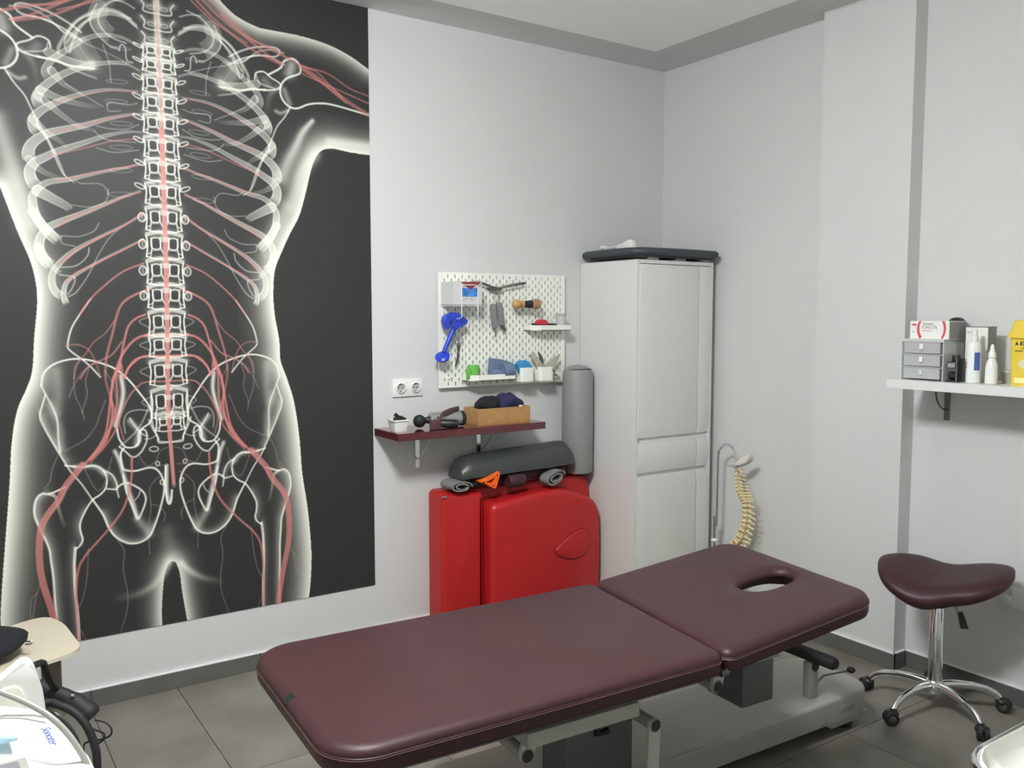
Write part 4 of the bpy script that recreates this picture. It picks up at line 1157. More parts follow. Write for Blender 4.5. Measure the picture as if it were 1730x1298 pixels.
for i, ((y, z), (ty, tz)) in enumerate(zip(B_, T2)):
    nxt = B_[min(i+1, len(B_)-1)]; prv = B_[max(i-1, 0)]
    ax = Vector((0, nxt[0]-prv[0], nxt[1]-prv[1])).normalized()
    hgt = Vector((nxt[0]-prv[0], nxt[1]-prv[1])).length/(2 if 0 < i < len(B_)-1 else 1)
    r = .0085+.0115*(i/19); hb_ = hgt*.37; c = Vector((-.13, y, z))
    g = G()
    g.tube([c-ax*hb_, c-ax*hb_*.9, c, c+ax*hb_*.9, c+ax*hb_], [r*.9, r*1.04, r*.78, r*1.04, r*.9], 14)
    # arch, transverse and spinous processes
    back_ = Vector((0, ty-y, tz-z)); bd = back_.normalized()
    g.tube([c+bd*r*.8, c+bd*r*1.5], [r*.62, r*.5], 8)
    for s in (-1, 1):
        g.tube([c+bd*r*1.2, c+bd*r*1.7+Vector((s*r*1.9, 0, .002))], [r*.34, r*.22], 6)
        g.tube([c+bd*r*1.3+Vector((s*r*.8, 0, 0))-ax*hgt*.45, c+bd*r*1.35+Vector((s*r*.8, 0, 0))+ax*hgt*.45], [r*.3, r*.34], 6)
    g.tube([c+bd*r*1.3, c+back_*.75, c+back_], [r*.36, r*.26, r*.30], 8, sq=(.7, 1.2))
    g.obj('vertebra', BONE, sp, ang=50)
    if i < len(B_)-1:
        q = Vector((-.13, nxt[0], nxt[1])); m_ = (c+q)/2; d = (q-c).normalized()
        G().tube([m_-d*hgt*.12, m_+d*hgt*.12], [r*.80, r*.80], 12).obj('disc', DISC, sp)
G().tube([(-.13, -.70, .768), (-.13, -.745, .70), (-.13, -.775, .60), (-.13, -.775, .50), (-.13, -.735, .41), (-.13, -.70, .35)], .0022, 6).obj('nerve_cord', DISC, sp)
sac = G(); sac.prism([(-.70, .330), (-.640, .318), (-.62, .25), (-.64, .20), (-.70, .16), (-.74, .18), (-.715, .24), (-.72, .30)], lambda y, z: (-.165, y, z), lambda y, z: (-.095, y, z), .012); sac.obj('sacrum', BONE, sp, ang=60)
G().tube([(-.13, -.660, .20), (-.13, -.60, .16), (-.13, -.565, .15)], .004, 8).obj('lower_arm', CHROME, sp)

# ------------------------------------------------------------------ white shelf at the right
ws = thing('white_shelf', 'thick white wall shelf with supplies at the right', 'shelf', (-.15, -2.2, 1.25))
G().box(-.300, -.001, -2.90, -1.622, 1.252, 1.288, .0012, 1).obj('shelf_board', LACQS, ws, smooth=False)


def bracket_b(y0, m):
    p = G(); p.box(-.006, -.0005, y0-.0115, y0+.0115, 1.108, 1.252, .002, 1); p.box(-.22, -.001, y0-.0115, y0+.0115, 1.247, 1.2519, .001, 1)
    q = p.obj('bracket', m, ws, smooth=False)
    pts = [(-.008-.085*math.sin(a), y0+.0, 1.153+.0+(.093)*(1-math.cos(a))) for a in [PI/2*k/10 for k in range(11)]]
    G().tube(pts, .0035, 6).obj('stay', m, q)


bracket_b(-1.712, DSTEEL); bracket_b(-2.62, DSTEEL)
ZW = 1.288
# drawer organiser
do = thing('drawer_organiser', 'small frosted plastic organiser with three drawers on the white shelf', 'organiser', (-.18, -1.74, ZW))
ox0, ox1, oy0, oy1, oz1 = -.250, -.105, -1.828, -1.650, 1.453
G().box(ox0, ox1, oy0, oy0+.004, ZW, oz1).obj('side_panel', FROST, do, smooth=False)
G().box(ox0, ox1, oy1-.004, oy1, ZW, oz1).obj('side_panel', FROST, do, smooth=False)
G().box(ox0-.002, ox1, oy0, oy1, oz1-.012, oz1, .003).obj('top_panel', FROST, do)
G().box(ox1-.003, ox1, oy0+.004, oy1-.004, ZW, oz1-.012).obj('back_panel', FROST, do, smooth=False)
for k in range(3):
    z0 = ZW+.004+k*.0505
    d = G()
    ya, yb = oy0+.014, oy1-.014
    d.box(ox0-.002, ox0+.0015, ya, yb, z0+.003, z0+.046, .001, 1)
    d.box(ox0, ox1-.01, ya, ya+.002, z0+.003, z0+.040); d.box(ox0, ox1-.01, yb-.002, yb, z0+.003, z0+.040); d.box(ox0, ox1-.01, ya, yb, z0+.003, z0+.005)
    dd = d.obj('drawer', mat('drawer_plastic', (214, 217, 218), .25, alpha=.5) if k == 0 else bpy.data.materials['drawer_plastic'], do, smooth=False)
    h = G(); h.box(ox0-.009, ox0-.002, -1.739-.008, -1.739+.008, z0+.018, z0+.040, .002); h.obj('handle', PLAS if k else FROST, dd)
    rnd = random.Random(k)
    for q in range(4):
        y_ = oy0+.04+.033*q+rnd.random()*.01
        o = G().box(-.235, -.205+rnd.random()*.02, y_, y_+.014, z0+.006, z0+.016+rnd.random()*.014, .002).obj('wrapped_item', [PLAS, CARDG, STEEL, BEIGE][(q+k) % 4], dd)
    G().box(ox0-.001, ox1, oy0, oy1, z0+.0475, z0+.0505).obj('divider', FROST, do, smooth=False)
# CHG box
cb = thing('wipes_box', 'white box with red rings lettered CHG 2% on top of the organiser', 'box', (-.16, -1.75, oz1))
qx0, qy0, qy1, qz1 = -.225, -1.832, -1.670, oz1+.071
G().box(qx0, -.100, qy0, qy1, oz1, qz1, .0008, 1).obj('carton', CARD, cb, smooth=False)
G().box(qx0+.003, -.103, qy0-.0008, qy0-.0001, oz1+.002, qz1-.002).obj('side_face', CARDG, cb, smooth=False)


def arc_strip(cy, cz, ry, rz, a0, a1, w0, w1, n=10):
    g = G(); z_lo, z_hi = oz1+.0005, qz1-.0005
    for i in range(n):
        t0, t1 = i/n, (i+1)/n
        q = []
        for t, s in ((t0, -1), (t1, -1), (t1, 1), (t0, 1)):
            a = R(a0+(a1-a0)*t); w = w0+(w1-w0)*t
            q.append((cy+(ry+s*w/2)*math.cos(a), min(z_hi, max(z_lo, cz+(rz+s*w/2)*math.sin(a)))))
        g.prism(q, lambda y, z: (qx0-.0001, y, z), lambda y, z: (qx0-.0008, y, z))
    return g


cyc = -1.760
arc_strip(cyc, oz1+.040, .055, .060, -38, 38, .012, .008).obj('printed_arc', CARDR, cb, smooth=False)
arc_strip(cyc, oz1+.040, .055, .060, 142, 218, .010, .008).obj('printed_arc', CARDR, cb, smooth=False)
text('printed_name', 'CHG 2%', .017, INKG, cb, (qx0-.0004, -1.722, oz1+.041), (0, -1, 0), (0, 0, 1))
text('printed_small_name', 'Clorhexidina', .0085, INK, cb, (qx0-.0004, -1.722, oz1+.057), (0, -1, 0), (0, 0, 1))
G().box(qx0-.0007, qx0-.0001, -1.765, -1.722, oz1+.031, oz1+.033).obj('printed_line', CARDR, cb, smooth=False)
text('printed_mark', 'BD', .012, CARDR, cb, (qx0-.0004, -1.678, oz1+.052), (0, -1, 0), (0, 0, 1), bold=.0003) if False else G().box(qx0-.0007, qx0-.0001, -1.697, -1.679, oz1+.052, oz1+.060).obj('printed_block', CARDR, cb, smooth=False)
G().box(qx0-.0007, qx0-.0001, -1.690, -1.680, oz1+.026, oz1+.029).obj('printed_line', INKG, cb, smooth=False)
# black cap behind
o = thing('dark_jar', 'dark lidded jar standing behind the CHG box', 'jar', (-.065, -1.80, ZW))
G().lathe([(.028, ZW), (.030, ZW+.01), (.030, 1.508), (.026, 1.514)], (-.062, -1.772, 0), 22).obj('jar_body', mat('dark_amber', (60, 58, 56), .3), o)
G().lathe([(.030, 1.514), (.030, 1.526), (.020, 1.536), (.004, 1.539)], (-.062, -1.772, 0), 22).obj('lid', BLACK, o)
# tall white box
tb = thing('tall_carton', 'tall white carton with grey side, behind the spray bottle', 'box', (-.12, -1.90, ZW))
G().box(-.150, -.085, -1.943, -1.858, ZW, 1.500, .0008, 1).obj('carton', CARD, tb, smooth=False)
G().box(-.148, -.087, -1.9438, -1.9431, ZW+.002, 1.498).obj('side_face', CARDG, tb, smooth=False)
G().box(-.151, -.084, -1.944, -1.857, 1.500, 1.503).obj('lid_edge', INKG, tb, smooth=False)
text('printed_name', 'A.S', .014, INKG, tb, (-.1503, -1.863, 1.476), (0, -1, 0), (0, 0, 1))


def bottle(label, cx, cy, prof, nm, m=PLAS):
    t = thing(nm, label, 'bottle', (cx, cy, ZW))
    for i, (pn, pr, mm) in enumerate(prof):
        G().lathe(pr, (cx, cy, ZW), 26).obj(pn, mm, t)
    return t


sb = bottle('tall white spray bottle with a blue label stripe', -.215, -1.928, [('bottle_body', [(.022, 0), (.0262, .003), (.0262, .136), (.024, .148), (.017, .156), (.012, .159)], PLAS),
            ('collar', [(.0115, .159), (.0125, .162), (.0125, .174), (.010, .178)], PLAS), ('nozzle', [(.0095, .178), (.0105, .190), (.0095, .202), (.006, .206)], PLAS)], 'spray_bottle')
g = G(); g.rings([[(-.215-(.0264+e)*math.cos(a), -1.928-(.0264+e)*math.sin(a), ZW+z) for z, e in ((.050, 0), (.118, 0), (.118, .0006), (.050, .0006))] for a in [R(30+5*k) for k in range(10)]]); g.obj('label', BLUEP, sb)
g = G()
for zz in (.058, .071):
    g.rings([[(-.215-(.0264+e)*math.cos(a), -1.928-(.0264+e)*math.sin(a), ZW+z) for z, e in ((zz, 0), (zz+.008, 0), (zz+.008, .0005), (zz, .0005))] for a in [R(-44+4*k) for k in range(4)]])
g.obj('printed_mark', INKG, sb)
bottle('small white dropper bottle with a pointed tip, beside the spray bottle', -.215, -1.996, [('bottle_body', [(.018, 0), (.0218, .003), (.0218, .062), (.019, .080), (.014, .092), (.012, .097)], PLAS),
       ('cap', [(.0135, .098), (.0145, .101), (.0135, .117), (.010, .123), (.0056, .145), (.004, .150)], PLAS)], 'dropper_bottle')
cu = thing('small_cup', 'small grey-white tub on the shelf behind the dropper bottle', 'tub', (-.11, -2.0, ZW))
G().lathe([(.032, 0), (.038, .040), (.040, .042)], (-.112, -2.022, ZW), 24).obj('tub_body', mat('grey_tub', (176, 176, 158), .5), cu)
G().lathe([(.0405, .042), (.0405, .048), (.036, .050)], (-.112, -2.022, ZW), 24).obj('lid', FROST, cu)
# black dispenser
bd = thing('tape_dispenser', 'small black and grey desk dispenser beside the frosted organiser', 'dispenser', (-.2, -1.86, ZW))
G().box(-.245, -.180, -1.878, -1.834, ZW, ZW+.006, .002).obj('base', BLACK, bd)
G().box(-.243, -.184, -1.880, -1.872, ZW+.004, ZW+.093, .002).obj('side_plate', BLACK, bd)
G().box(-.247, -.243, -1.880, -1.877, ZW+.004, ZW+.093).obj('metal_edge', STEEL, bd, smooth=False)
G().box(-.238, -.195, -1.872, -1.836, ZW+.052, ZW+.078, .002).obj('cartridge', mat('charcoal', (64, 65, 64), .5), bd)
G().box(-.240, -.238, -1.868, -1.840, ZW+.057, ZW+.073).obj('window', CARDG, bd, smooth=False)
G().box(-.225, -.195, -1.868, -1.846, ZW+.078, ZW+.104, .003).obj('button', BLACK, bd)
G().lathe([(.012, -1.872), (.016, -1.868), (.016, -1.842), (.012, -1.838)], (-.222, 0, ZW+.024), 18, 'y').obj('roller', BLACK, bd)
# sharps bin
yb_ = thing('sharps_bin', 'yellow sharps container with biohazard print on the white shelf', 'sharps container', (-.17, -2.13, ZW))
fy0, fy1 = -2.260, -2.062
def rr_(x0, x1, y0, y1, z): return [(x, y, z) for x, y in rrect(x0, x1, y0, y1, .012, 4)]
G().rings([rr_(-.212, -.112, fy0, fy1, ZW), rr_(-.218, -.106, fy0-.004, fy1+.004, ZW+.175)]).obj('bin_body', YEL, yb_)
G().rings([rr_(-.226, -.098, fy0-.012, fy1+.012, ZW+.175), rr_(-.226, -.098, fy0-.012, fy1+.012, ZW+.188), rr_(-.218, -.106, fy0-.003, fy1+.003, ZW+.205), rr_(-.214, -.110, fy0+.002, fy1-.002, ZW+.238), rr_(-.208, -.116, fy0+.008, fy1-.008, ZW+.242)]).obj('lid', YEL, yb_)
FX = -.2195
def fx(z): return -.2122-.006*(z-ZW)/.175-.0006
G().prism([(-2.078, ZW+.150), (-2.090, ZW+.150), (-2.084, ZW+.164)], lambda y, z: (fx(z)+.0004, y, z), lambda y, z: (fx(z)-.0006, y, z)).obj('warning_triangle', INK, yb_, smooth=False)
G().prism([(-2.096, ZW+.149), (-2.236, ZW+.149), (-2.236, ZW+.163), (-2.096, ZW+.163)], lambda y, z: (fx(z)+.0004, y, z), lambda y, z: (fx(z)-.0006, y, z)).obj('warning_bar', INK, yb_, smooth=False)
text('warning_word', 'BIOHAZARD', .014, YEL, yb_, (fx(ZW+.155)-.0008, -2.102, ZW+.1512), (0, -1, 0), (0, 0, 1))
text('warning_text', 'CONTAMINADO', .010, INK, yb_, (fx(ZW+.14)-.0003, -2.100, ZW+.136), (0, -1, 0), (0, 0, 1))
text('warning_text', 'PELIGRO   OBJETOS', .007, INK, yb_, (fx(ZW+.13)-.0003, -2.078, ZW+.126), (0, -1, 0), (0, 0, 1))
cyb, czb = -2.161, ZW+.078
G().prism([(cyb+.074, czb), (cyb+.068, czb+.012), (cyb+.012, czb+.044), (cyb, czb+.048), (cyb-.012, czb+.044), (cyb-.068, czb+.012), (cyb-.074, czb), (cyb-.012, czb-.042), (cyb+.012, czb-.042)], lambda y, z: (fx(z)+.0004, y, z), lambda y, z: (fx(z)-.0005, y, z)).obj('printed_diamond', mat('pale_print', (222, 216, 180), .5), yb_, smooth=False)
g = G()
for k in range(3):
    a = R(90+120*k); c_ = (cyb+.014*math.cos(a), czb+.014*math.sin(a)+.0)
    pts = [(fx(czb)-.0008, c_[0]+.013*math.cos(a+t), c_[1]+.013*math.sin(a+t)) for t in [R(-130+20*q) for q in range(14)]]
    g.tube(pts, [.0012+.002*math.sin(PI*q/13) for q in range(14)], 6, sq=(1, .3))
pts = [(fx(czb)-.0008, cyb+.010*math.cos(t), czb+.010*math.sin(t)) for t in [2*PI*q/16 for q in range(18)]]
g.tube(pts, .0016, 6); g.obj('biohazard_symbol', INK, yb_)
G().prism([(-2.078, ZW+.010), (-2.244, ZW+.010), (-2.244, ZW+.030), (-2.078, ZW+.030)], lambda y, z: (fx(z)+.0004, y, z), lambda y, z: (fx(z)-.0006, y, z)).obj('label_strip', YELP, yb_, smooth=False)

# outlet low on the right wall
so_ = thing('wall_outlet', 'white outlet with a grey round plug low on the right wall behind the stool', 'outlet', (-.01, -2.045, .38))
G().box(-.012, -.0005, -2.095, -2.008, .386, .472, .004).obj('cover_plate', PLAS, so_)
G().lathe([(.020, -.012), (.020, -.034), (.016, -.040)], (0, -1.996+.0, .420), 20, 'x').obj('plug', FROST, so_)

# ------------------------------------------------------------------ saddle stool
STX, STY = -.305, -1.875
stl = thing('saddle_stool', 'burgundy saddle stool on a chrome five-star base with castors', 'stool', (STX, STY, 0))
RM = Matrix.Translation((STX, STY, 0)) @ Matrix.Rotation(R(-60.8), 4, 'Z')       # local x = to the right, y = away


def seat_xyz(rho, th, k):
    cx_, sx_ = math.cos(th), math.sin(th)
    ex = math.copysign(abs(cx_)**.82, cx_); ey = math.copysign(abs(sx_)**.86, sx_)
    a = .238*ex*rho
    waist = 1-.14*math.exp(-((a-.03)/.075)**2) if sx_ > 0 else 1-.08*math.exp(-((a-.04)/.06)**2)
    b = .163*ey*waist*rho
    z = .545+.95*a*a+.06*a+b*(.11+.18/(1+math.exp((a+.03)/.03)))
    z -= .026*max(0, (rho-.70)/.30)**2.2
    return a+.018, b, z


def seat_ring(rho, low=0., shrink=1.):
    ring = []
    for k in range(48):
        th = 2*PI*k/48; a, b, z = seat_xyz(rho, th, k)
        ring.append((a*shrink, b*shrink, z-low))
    return ring


g = G(RM)
rg = [seat_ring(.02)]+[seat_ring(r) for r in (.2, .4, .6, .75, .87, .95, 1.)]
rg += [seat_ring(1., .016, 1.0), seat_ring(1., .030, .975)]
flat = [(a*.55, b*.55, .470+.02*(z-.5)) for a, b, z in seat_ring(1.)]
rg += [[(a*.88, b*.88, z-.044) for a, b, z in seat_ring(1.)], flat]
g.rings(rg).obj('seat', BURG, stl, ang=80)
g = G(RM); g.box(-.085, .085, -.075, .075, .455, .480, .004); g.obj('seat_plate', BLACK, stl)
G(RM).tube([(0, 0, .458), (0, 0, .435)], [.030, .020], 16).obj('collar', BLACK, stl)
G(RM).tube([(0, 0, .10), (0, 0, .418), (0, 0, .436)], [.0265, .0265, .018], 20).obj('gas_column', CHROME, stl)
G(RM).lathe([(.030, .414), (.030, .424), (.020, .430)], (0, 0, 0), 20).obj('column_cap', BLACK, stl)
lv_ = G(RM).tube([(.03, -.01, .462), (.055, -.03, .450), (.075, -.045, .405)], .0045, 8).obj('lever', STEEL, stl)
G(RM).rings([[(x_+.078+dx, -.050, zz) for x_, zz in ((-.010, .415), (.008, .418))]+[(x_+.078+dx, -.036, zz) for x_, zz in ((.008, .418), (-.010, .415))] for dx in (0,)]+[[(.080, -.054, .355), (.108, -.052, .357), (.108, -.036, .357), (.080, -.038, .355)]]).obj('grip', BLACK, lv_)
g = G(); g.lathe([(.020, .060), (.036, .072), (.040, .092), (.034, .112), (.028, .120)], (STX, STY, 0), 24); g.obj('hub', CHROME, stl)
for ang in (104, 176, 248, 320, 32):
    ca, sa = math.cos(R(ang)), math.sin(R(ang))
    def Q(d, z): return (STX+ca*d, STY+sa*d, z)
    g = G(); g.tube([Q(.025, .098), Q(.08, .104), (Q(.14, .102)), Q(.19, .092), Q(.228, .072), Q(.246, .052)], [.018, .016, .0145, .013, .012, .0115], 12, sq=(.85, 1.1))
    leg = g.obj('leg', CHROME, stl)
    w = G(); cxx, cyy = STX+ca*.262, STY+sa*.262
    px_, py_ = -sa, ca
    axr = Vector((ca*.55+px_*.83, sa*.55+py_*.83, 0)).normalized()
    for s in (-1, 1):
        c = Vector((cxx, cyy, .0262))+axr*s*.012
        w.tube([c-axr*.009, c-axr*.006, c+axr*.006, c+axr*.009], [.022, .026, .026, .022], 20)
    w.obj('castor_wheel', RUBBER, leg)
    w = G(); w.tube([Q(.248, .060), Q(.250, .046)], [.012, .014], 12); w.ell((cxx-ca*.008, cyy-sa*.008, .040), .024, .024, .017, 14, 8); w.obj('castor_hood', BLACK, leg)
    w = G(); c = Vector((cxx, cyy, .0262))
    for s in (-1, 1):
        w.tube([c+axr*s*.0212, c+axr*s*.0225], [.014, .012], 16)
    w.obj('wheel_cap', DSTEEL, leg)

# ------------------------------------------------------------------ treatment couch
CA = R(-3.3)
ct = thing('treatment_couch', 'long burgundy treatment couch with raised head section and face hole', 'treatment couch', (-1.745, -1.795, 0), CA)
CM = Matrix.Translation((-1.745, -1.795, 0)) @ Matrix.Rotation(CA, 4, 'Z')


def outline(xa, xb, hw, r):
    """counter-clockwise outline with radii (left-near, right-near, right-far, left-far) and slightly skewed seam"""
    c = [(xa, -hw), (xb, -hw), (xb, hw), (xa, hw)]
    pts = []
    for i in range(4):
        a, b_, d = Vector(c[i-1]), Vector(c[i]), Vector(c[(i+1) % 4]); rr = r[i]
        p = b_+(a-b_).normalized()*rr; q = b_+(d-b_).normalized()*rr
        ce_ = p+(q-b_); a0 = math.atan2(*(p-ce_).yx); a1 = math.atan2(*(q-ce_).yx)
        if a1 < a0:
            a1 += 2*PI
        for k in range(9):
            t = a0+(a1-a0)*k/8; pts.append(Vector((ce_.x+rr*math.cos(t), ce_.y+rr*math.sin(t))))
    out = []
    N = len(pts)
    for i in range(N):                                     # subdivide long sides
        a, b_ = pts[i], pts[(i+1) % N]; n = max(1, int((b_-a).length/.05))
        for k in range(n):
            out.append(a.lerp(b_, k/n))
    return out


def inset(P, d):
    out = []; N = len(P)
    for i in range(N):
        e = (P[(i+1) % N]-P[i-1]).normalized(); out.append(P[i]+Vector((-e.y, e.x))*d)
    return out


TILT = R(5.2)


def couch_pt(x, y, z, head):
    x += .085*y*min(1, max(0, (x+1.1)/1.1))
    if head:
        px, pz = .0, .60; dx, dz = x-px, z-pz
        x = px+dx*math.cos(TILT)-dz*math.sin(TILT); z = pz+dx*math.sin(TILT)+dz*math.cos(TILT)
    return (x, y, z)


def cushion(name, P, z0, z1, head, hole=None):
    g = G(CM); rings = []
    prof = [(.030, z0), (.006, z0+.004), (.001, z0+.014), (.0, z1-.030), (-.001, z1-.0255), (.0015, z1-.0225), (.001, z1-.016), (.006, z1-.007), (.014, z1-.0022), (.021, z1+.0002), (.028, z1+.0012)]
    R_ = []
    for d, z in prof:
        R_.append([(p.x, p.y, z) for p in inset(P, d)])
    if hole is None:
        g.rings([[couch_pt(*q, head) for q in r] for r in R_])
    else:
        hx, hy, ra, rb = hole
        b = inset(P, .028); H_ = []
        for p in b:
            th = math.atan2((p.y-hy)/rb, (p.x-hx)/ra); H_.append((th, p))
        def hr(s, z): return [(hx+ra*(1+(s-1)*.42)*math.copysign(abs(math.cos(th))**.8, math.cos(th)), hy+rb*(s+(s-1)*1.0)*math.copysign(abs(math.sin(th))**.9, math.sin(th)), z) for th, p in H_]
        o4 = [(p.x, p.y, z1+.0012) for p in b]
        h4 = hr(1.42, z1+.001)
        for t in (.33, .66):
            R_.append([(a[0]*(1-t)+c[0]*t, a[1]*(1-t)+c[1]*t, z1+.0015) for a, c in zip(o4, h4)])
        for s, z in ((1.42, z1+.001), (1.22, z1-.003), (1.09, z1-.010), (1.0, z1-.020), (1.04, z1-.029), (1.25, z1-.034), (1.42, z0+.004), (1.46, z0)):
            R_.append(hr(s, z))
        g.rings([[couch_pt(*q, head) for q in r] for r in R_], closed=True)
    return g.obj(name, BURG, ct, ang=80)


PM = outline(-1.125, -.004, .345, (.115, .034, .034, .115))
PH = outline(.004, .640, .345, (.036, .085, .085, .036))
cm_ = cushion('long_cushion', PM, .583, .648, False)
ch_ = cushion('head_cushion', PH, .583, .648, True, (.462, -.03, .112, .052))


def stitch(P, head, par, z=.6225):
    q = [couch_pt(p.x, p.y, z, head) for p in inset(P, -.0008)]
    g = G(CM); g.tube([*q, q[0], q[1]], .0011, 5, cap=False); g.obj('stitching', STITCH, par)
    g = G(CM); q = [couch_pt(p.x, p.y, .6262, head) for p in inset(P, -.0002)]
    g.tube([*q, q[0], q[1]], .0018, 5, cap=False); g.obj('piping', BURG, par)


stitch(PM, False, cm_); stitch(PH, True, ch_)
G(CM @ Matrix.Translation((-1.113, -.010, .6415)) @ Matrix.Rotation(R(-35), 4, 'Y')).box(-.013, .013, -.014, .014, 0, .0035, .001, 1).obj('sewn_tag', BLACK, cm_)
g = G(CM)
for yy1 in (-.33, .33):
    g.tube([(-.012-.085*.33*(1 if yy1 < 0 else -1), yy1, .587), (.012-.085*.33*(1 if yy1 < 0 else -1), yy1, .587)], .010, 10)
g.obj('hinge', DSTEEL, ct)
# plywood undersides and rails
G(CM).rings([[couch_pt(p.x, p.y, z, False) for p in inset(PM, .035)] for z in (.566, .583)]).obj('under_board', ENAMD, cm_, smooth=False)
BO = [couch_pt(p.x, p.y, .566, True) for p in inset(PH, .035)]
g = G(CM)
for s in (-1, 1):
    g.box(-.64, -.305, s*.30-.018, s*.30+.018, .528, .566, .003)
g.box(-.64, -.60, -.282, .282, .530, .562, .003); g.box(-.345, -.305, -.282, .282, .530, .562, .003)
g.obj('top_frame', ENAM, ct)
g = G(CM)
for s in (-1, 1):
    g.tube([couch_pt(.02, s*.27, .560, True), couch_pt(.50, s*.27, .560, True)], .014, 8)
g.obj('head_frame', ENAM, ct)
g = G(CM); g.tube([(.10, 0, .46), couch_pt(.36, 0, .565, True)], [.014, .010], 10); g.obj('gas_spring', DSTEEL, ct)
# pivots: hanging plates and capped cross tubes
def wpt(x, y, z):
    return CM.inverted() @ Vector((x, y, z))


for (x, z), (xt, zt2) in (((-2.285, .405), (-2.250, .530)), ((-1.575, .415), (-1.545, .530)), ((-1.832, .363), (-1.842, .15))):
    a = wpt(x, -1.90, z); b_ = wpt(xt, -1.90, zt2)
    g = G(CM); yl = a.y
    d = Vector((b_.x-a.x, b_.z-a.z)).normalized(); n_ = Vector((-d.y, d.x))*.021
    po = [(a.x+n_.x*math.cos(t)*1-d.x*.021*math.sin(t), a.z+n_.y*math.cos(t)-d.y*.021*math.sin(t)) for t in [PI*k/8 for k in range(9)]]
    po += [(b_.x-n_.x, b_.z-n_.y), (b_.x+n_.x, b_.z+n_.y)]
    for y_ in (yl, yl+.56):
        g = G(CM); g.prism(po, lambda xx, zz, y_=y_: (xx, y_-.006, zz), lambda xx, zz, y_=y_: (xx, y_+.006, zz))
        pl = g.obj('pivot_plate', PLATE, ct, ang=30) if y_ == yl else (g.obj('pivot_plate', PLATE, ct, ang=30), pl)[1]
    G(CM).tube([(a.x, yl+.004, a.z), (a.x, yl+.556, a.z)], .019, 16).obj('cross_tube', ENAM, pl)
    G(CM).lathe([(.017, yl-.0100), (.0165, yl-.0062)], (a.x, 0, a.z), 18, 'y').obj('end_cap', BLACK, pl)
    G(CM).lathe([(.0185, yl-.0085), (.0205, yl-.0060)], (a.x, 0, a.z), 18, 'y').obj('cap_ring', ENAM, pl)
# scissor arms
for y_ in (.30,):
    for a, b_ in (((-2.285, .405), (-1.85, .16)),):
        p, q = wpt(a[0], -1.75, a[1]), wpt(b_[0], -1.75, b_[1])
        g = G(CM); d = Vector((q.x-p.x, q.z-p.z)).normalized(); n_ = Vector((-d.y, d.x))*.022
        g.prism([(p.x+n_.x, p.z+n_.y), (p.x-n_.x, p.z-n_.y), (q.x-n_.x, q.z-n_.y), (q.x+n_.x, q.z+n_.y)], lambda xx, zz: (xx, y_-.02-.1, zz), lambda xx, zz: (xx, y_+.02-.1, zz), .003)
        g.obj('lift_arm', ENAM, ct)
# lift motor housings
a = wpt(-1.375, -1.83, .3)
G(CM).box(a.x-.060, a.x+.080, a.y-.06, a.y+.10, .300, .440, .006).obj('motor_housing', ENAMD, ct)
G(CM).box(a.x-.17, a.x+.10, a.y-.066, a.y+.10, .441, .482, .004).obj('housing_rail', ENAM, ct)
a = wpt(-1.90, -1.70, .3)
G(CM).box(a.x-.13, a.x+.12, a.y-.05, a.y+.08, .140, .43, .006).obj('actuator_box', ENAMD, ct)
G(CM).tube([(a.x-.02, a.y-.055, .36), (a.x-.02, a.y-.055, .30), (a.x+.02, a.y-.055, .30)], .010, 8).obj('hook_lever', BLACK, ct)
# head-end plate with black lever
a = wpt(-.90, -1.70, 0)
g = G(CM); g.box(a.x+.002, a.x+.040, a.y-.045, a.y-.005, .14, .275, .004); g.obj('head_post', ENAM, ct)
G(CM).lathe([(.017, a.y-.050), (.017, a.y-.044)], (a.x+.02, 0, .262), 16, 'y').obj('end_cap', BLACK, ct)
p, q = wpt(-.90, -1.60, 0), wpt(-.885, -1.835, 0)
G(CM).tube([(p.x, p.y+.03, .312), (p.x, p.y, .308), (q.x, q.y+.01, .300), (q.x, q.y, .300)], [.020, .024, .024, .018], 16).obj('lever_grip', RUBBER, ct)
G(CM).tube([(p.x, p.y+.03, .312), (p.x-.05, p.y+.10, .36), (p.x-.14, p.y+.10, .43)], .011, 8).obj('lever_rod', BLACK, ct)
G(CM).box(p.x-.17, p.x+.02, p.y-.03, p.y+.06, .335, .352, .004).obj('lever_plate', BLACK, ct)
G(CM).ell((q.x+.11, q.y+.02, .25), .016, .016, .012, 12, 8).obj('knob', BLACK, ct)
G(CM).tube([(q.x+.11, q.y+.02, .25), (q.x+.06, q.y+.10, .21), (q.x+.02, q.y+.14, .141)], .005, 8).obj('knob_stem', STEEL, ct)
# base
BM = Matrix.Translation((-1.45, -1.59, 0)) @ Matrix.Rotation(R(-2.2), 4, 'Z')
g = G(BM)
def bo_(x0, x1, hy, rL, rR, n=8):
    pts = []
    for cx, cy, a0, r in ((x1-rR, hy-rR, 0, rR), (x0+rL, hy-rL, 90, rL), (x0+rL, -hy+rL, 180, rL), (x1-rR, -hy+rR, 270, rR)):
        for k in range(n+1):
            t = R(a0+90*k/n); pts.append((cx+r*math.cos(t), cy+r*math.sin(t)))
    return pts
rg = []
for d, z in ((.006, .050), (.0, .054), (.0, .130), (.002, .1365), (.008, .1405), (.02, .141)):
    rg.append([(x, y, z) for x, y in bo_(-.86+d, .865-d, .185-d, .05, .10)])
g.rings(rg).obj('base_cover', ENAM, ct, ang=50)
g = G(BM); g.prism([(.58, .052), (.62, .030), (.78, .030), (.83, .052)], lambda x, z: (x, -.180, z), lambda x, z: (x, .180, z), .003); g.obj('foot_block', ENAM, ct, ang=30)
g = G(BM); g.prism([(-.84, .052), (-.80, .030), (-.64, .030), (-.60, .052)], lambda x, z: (x, -.180, z), lambda x, z: (x, .180, z), .003); g.obj('foot_block', ENAM, ct, ang=30)
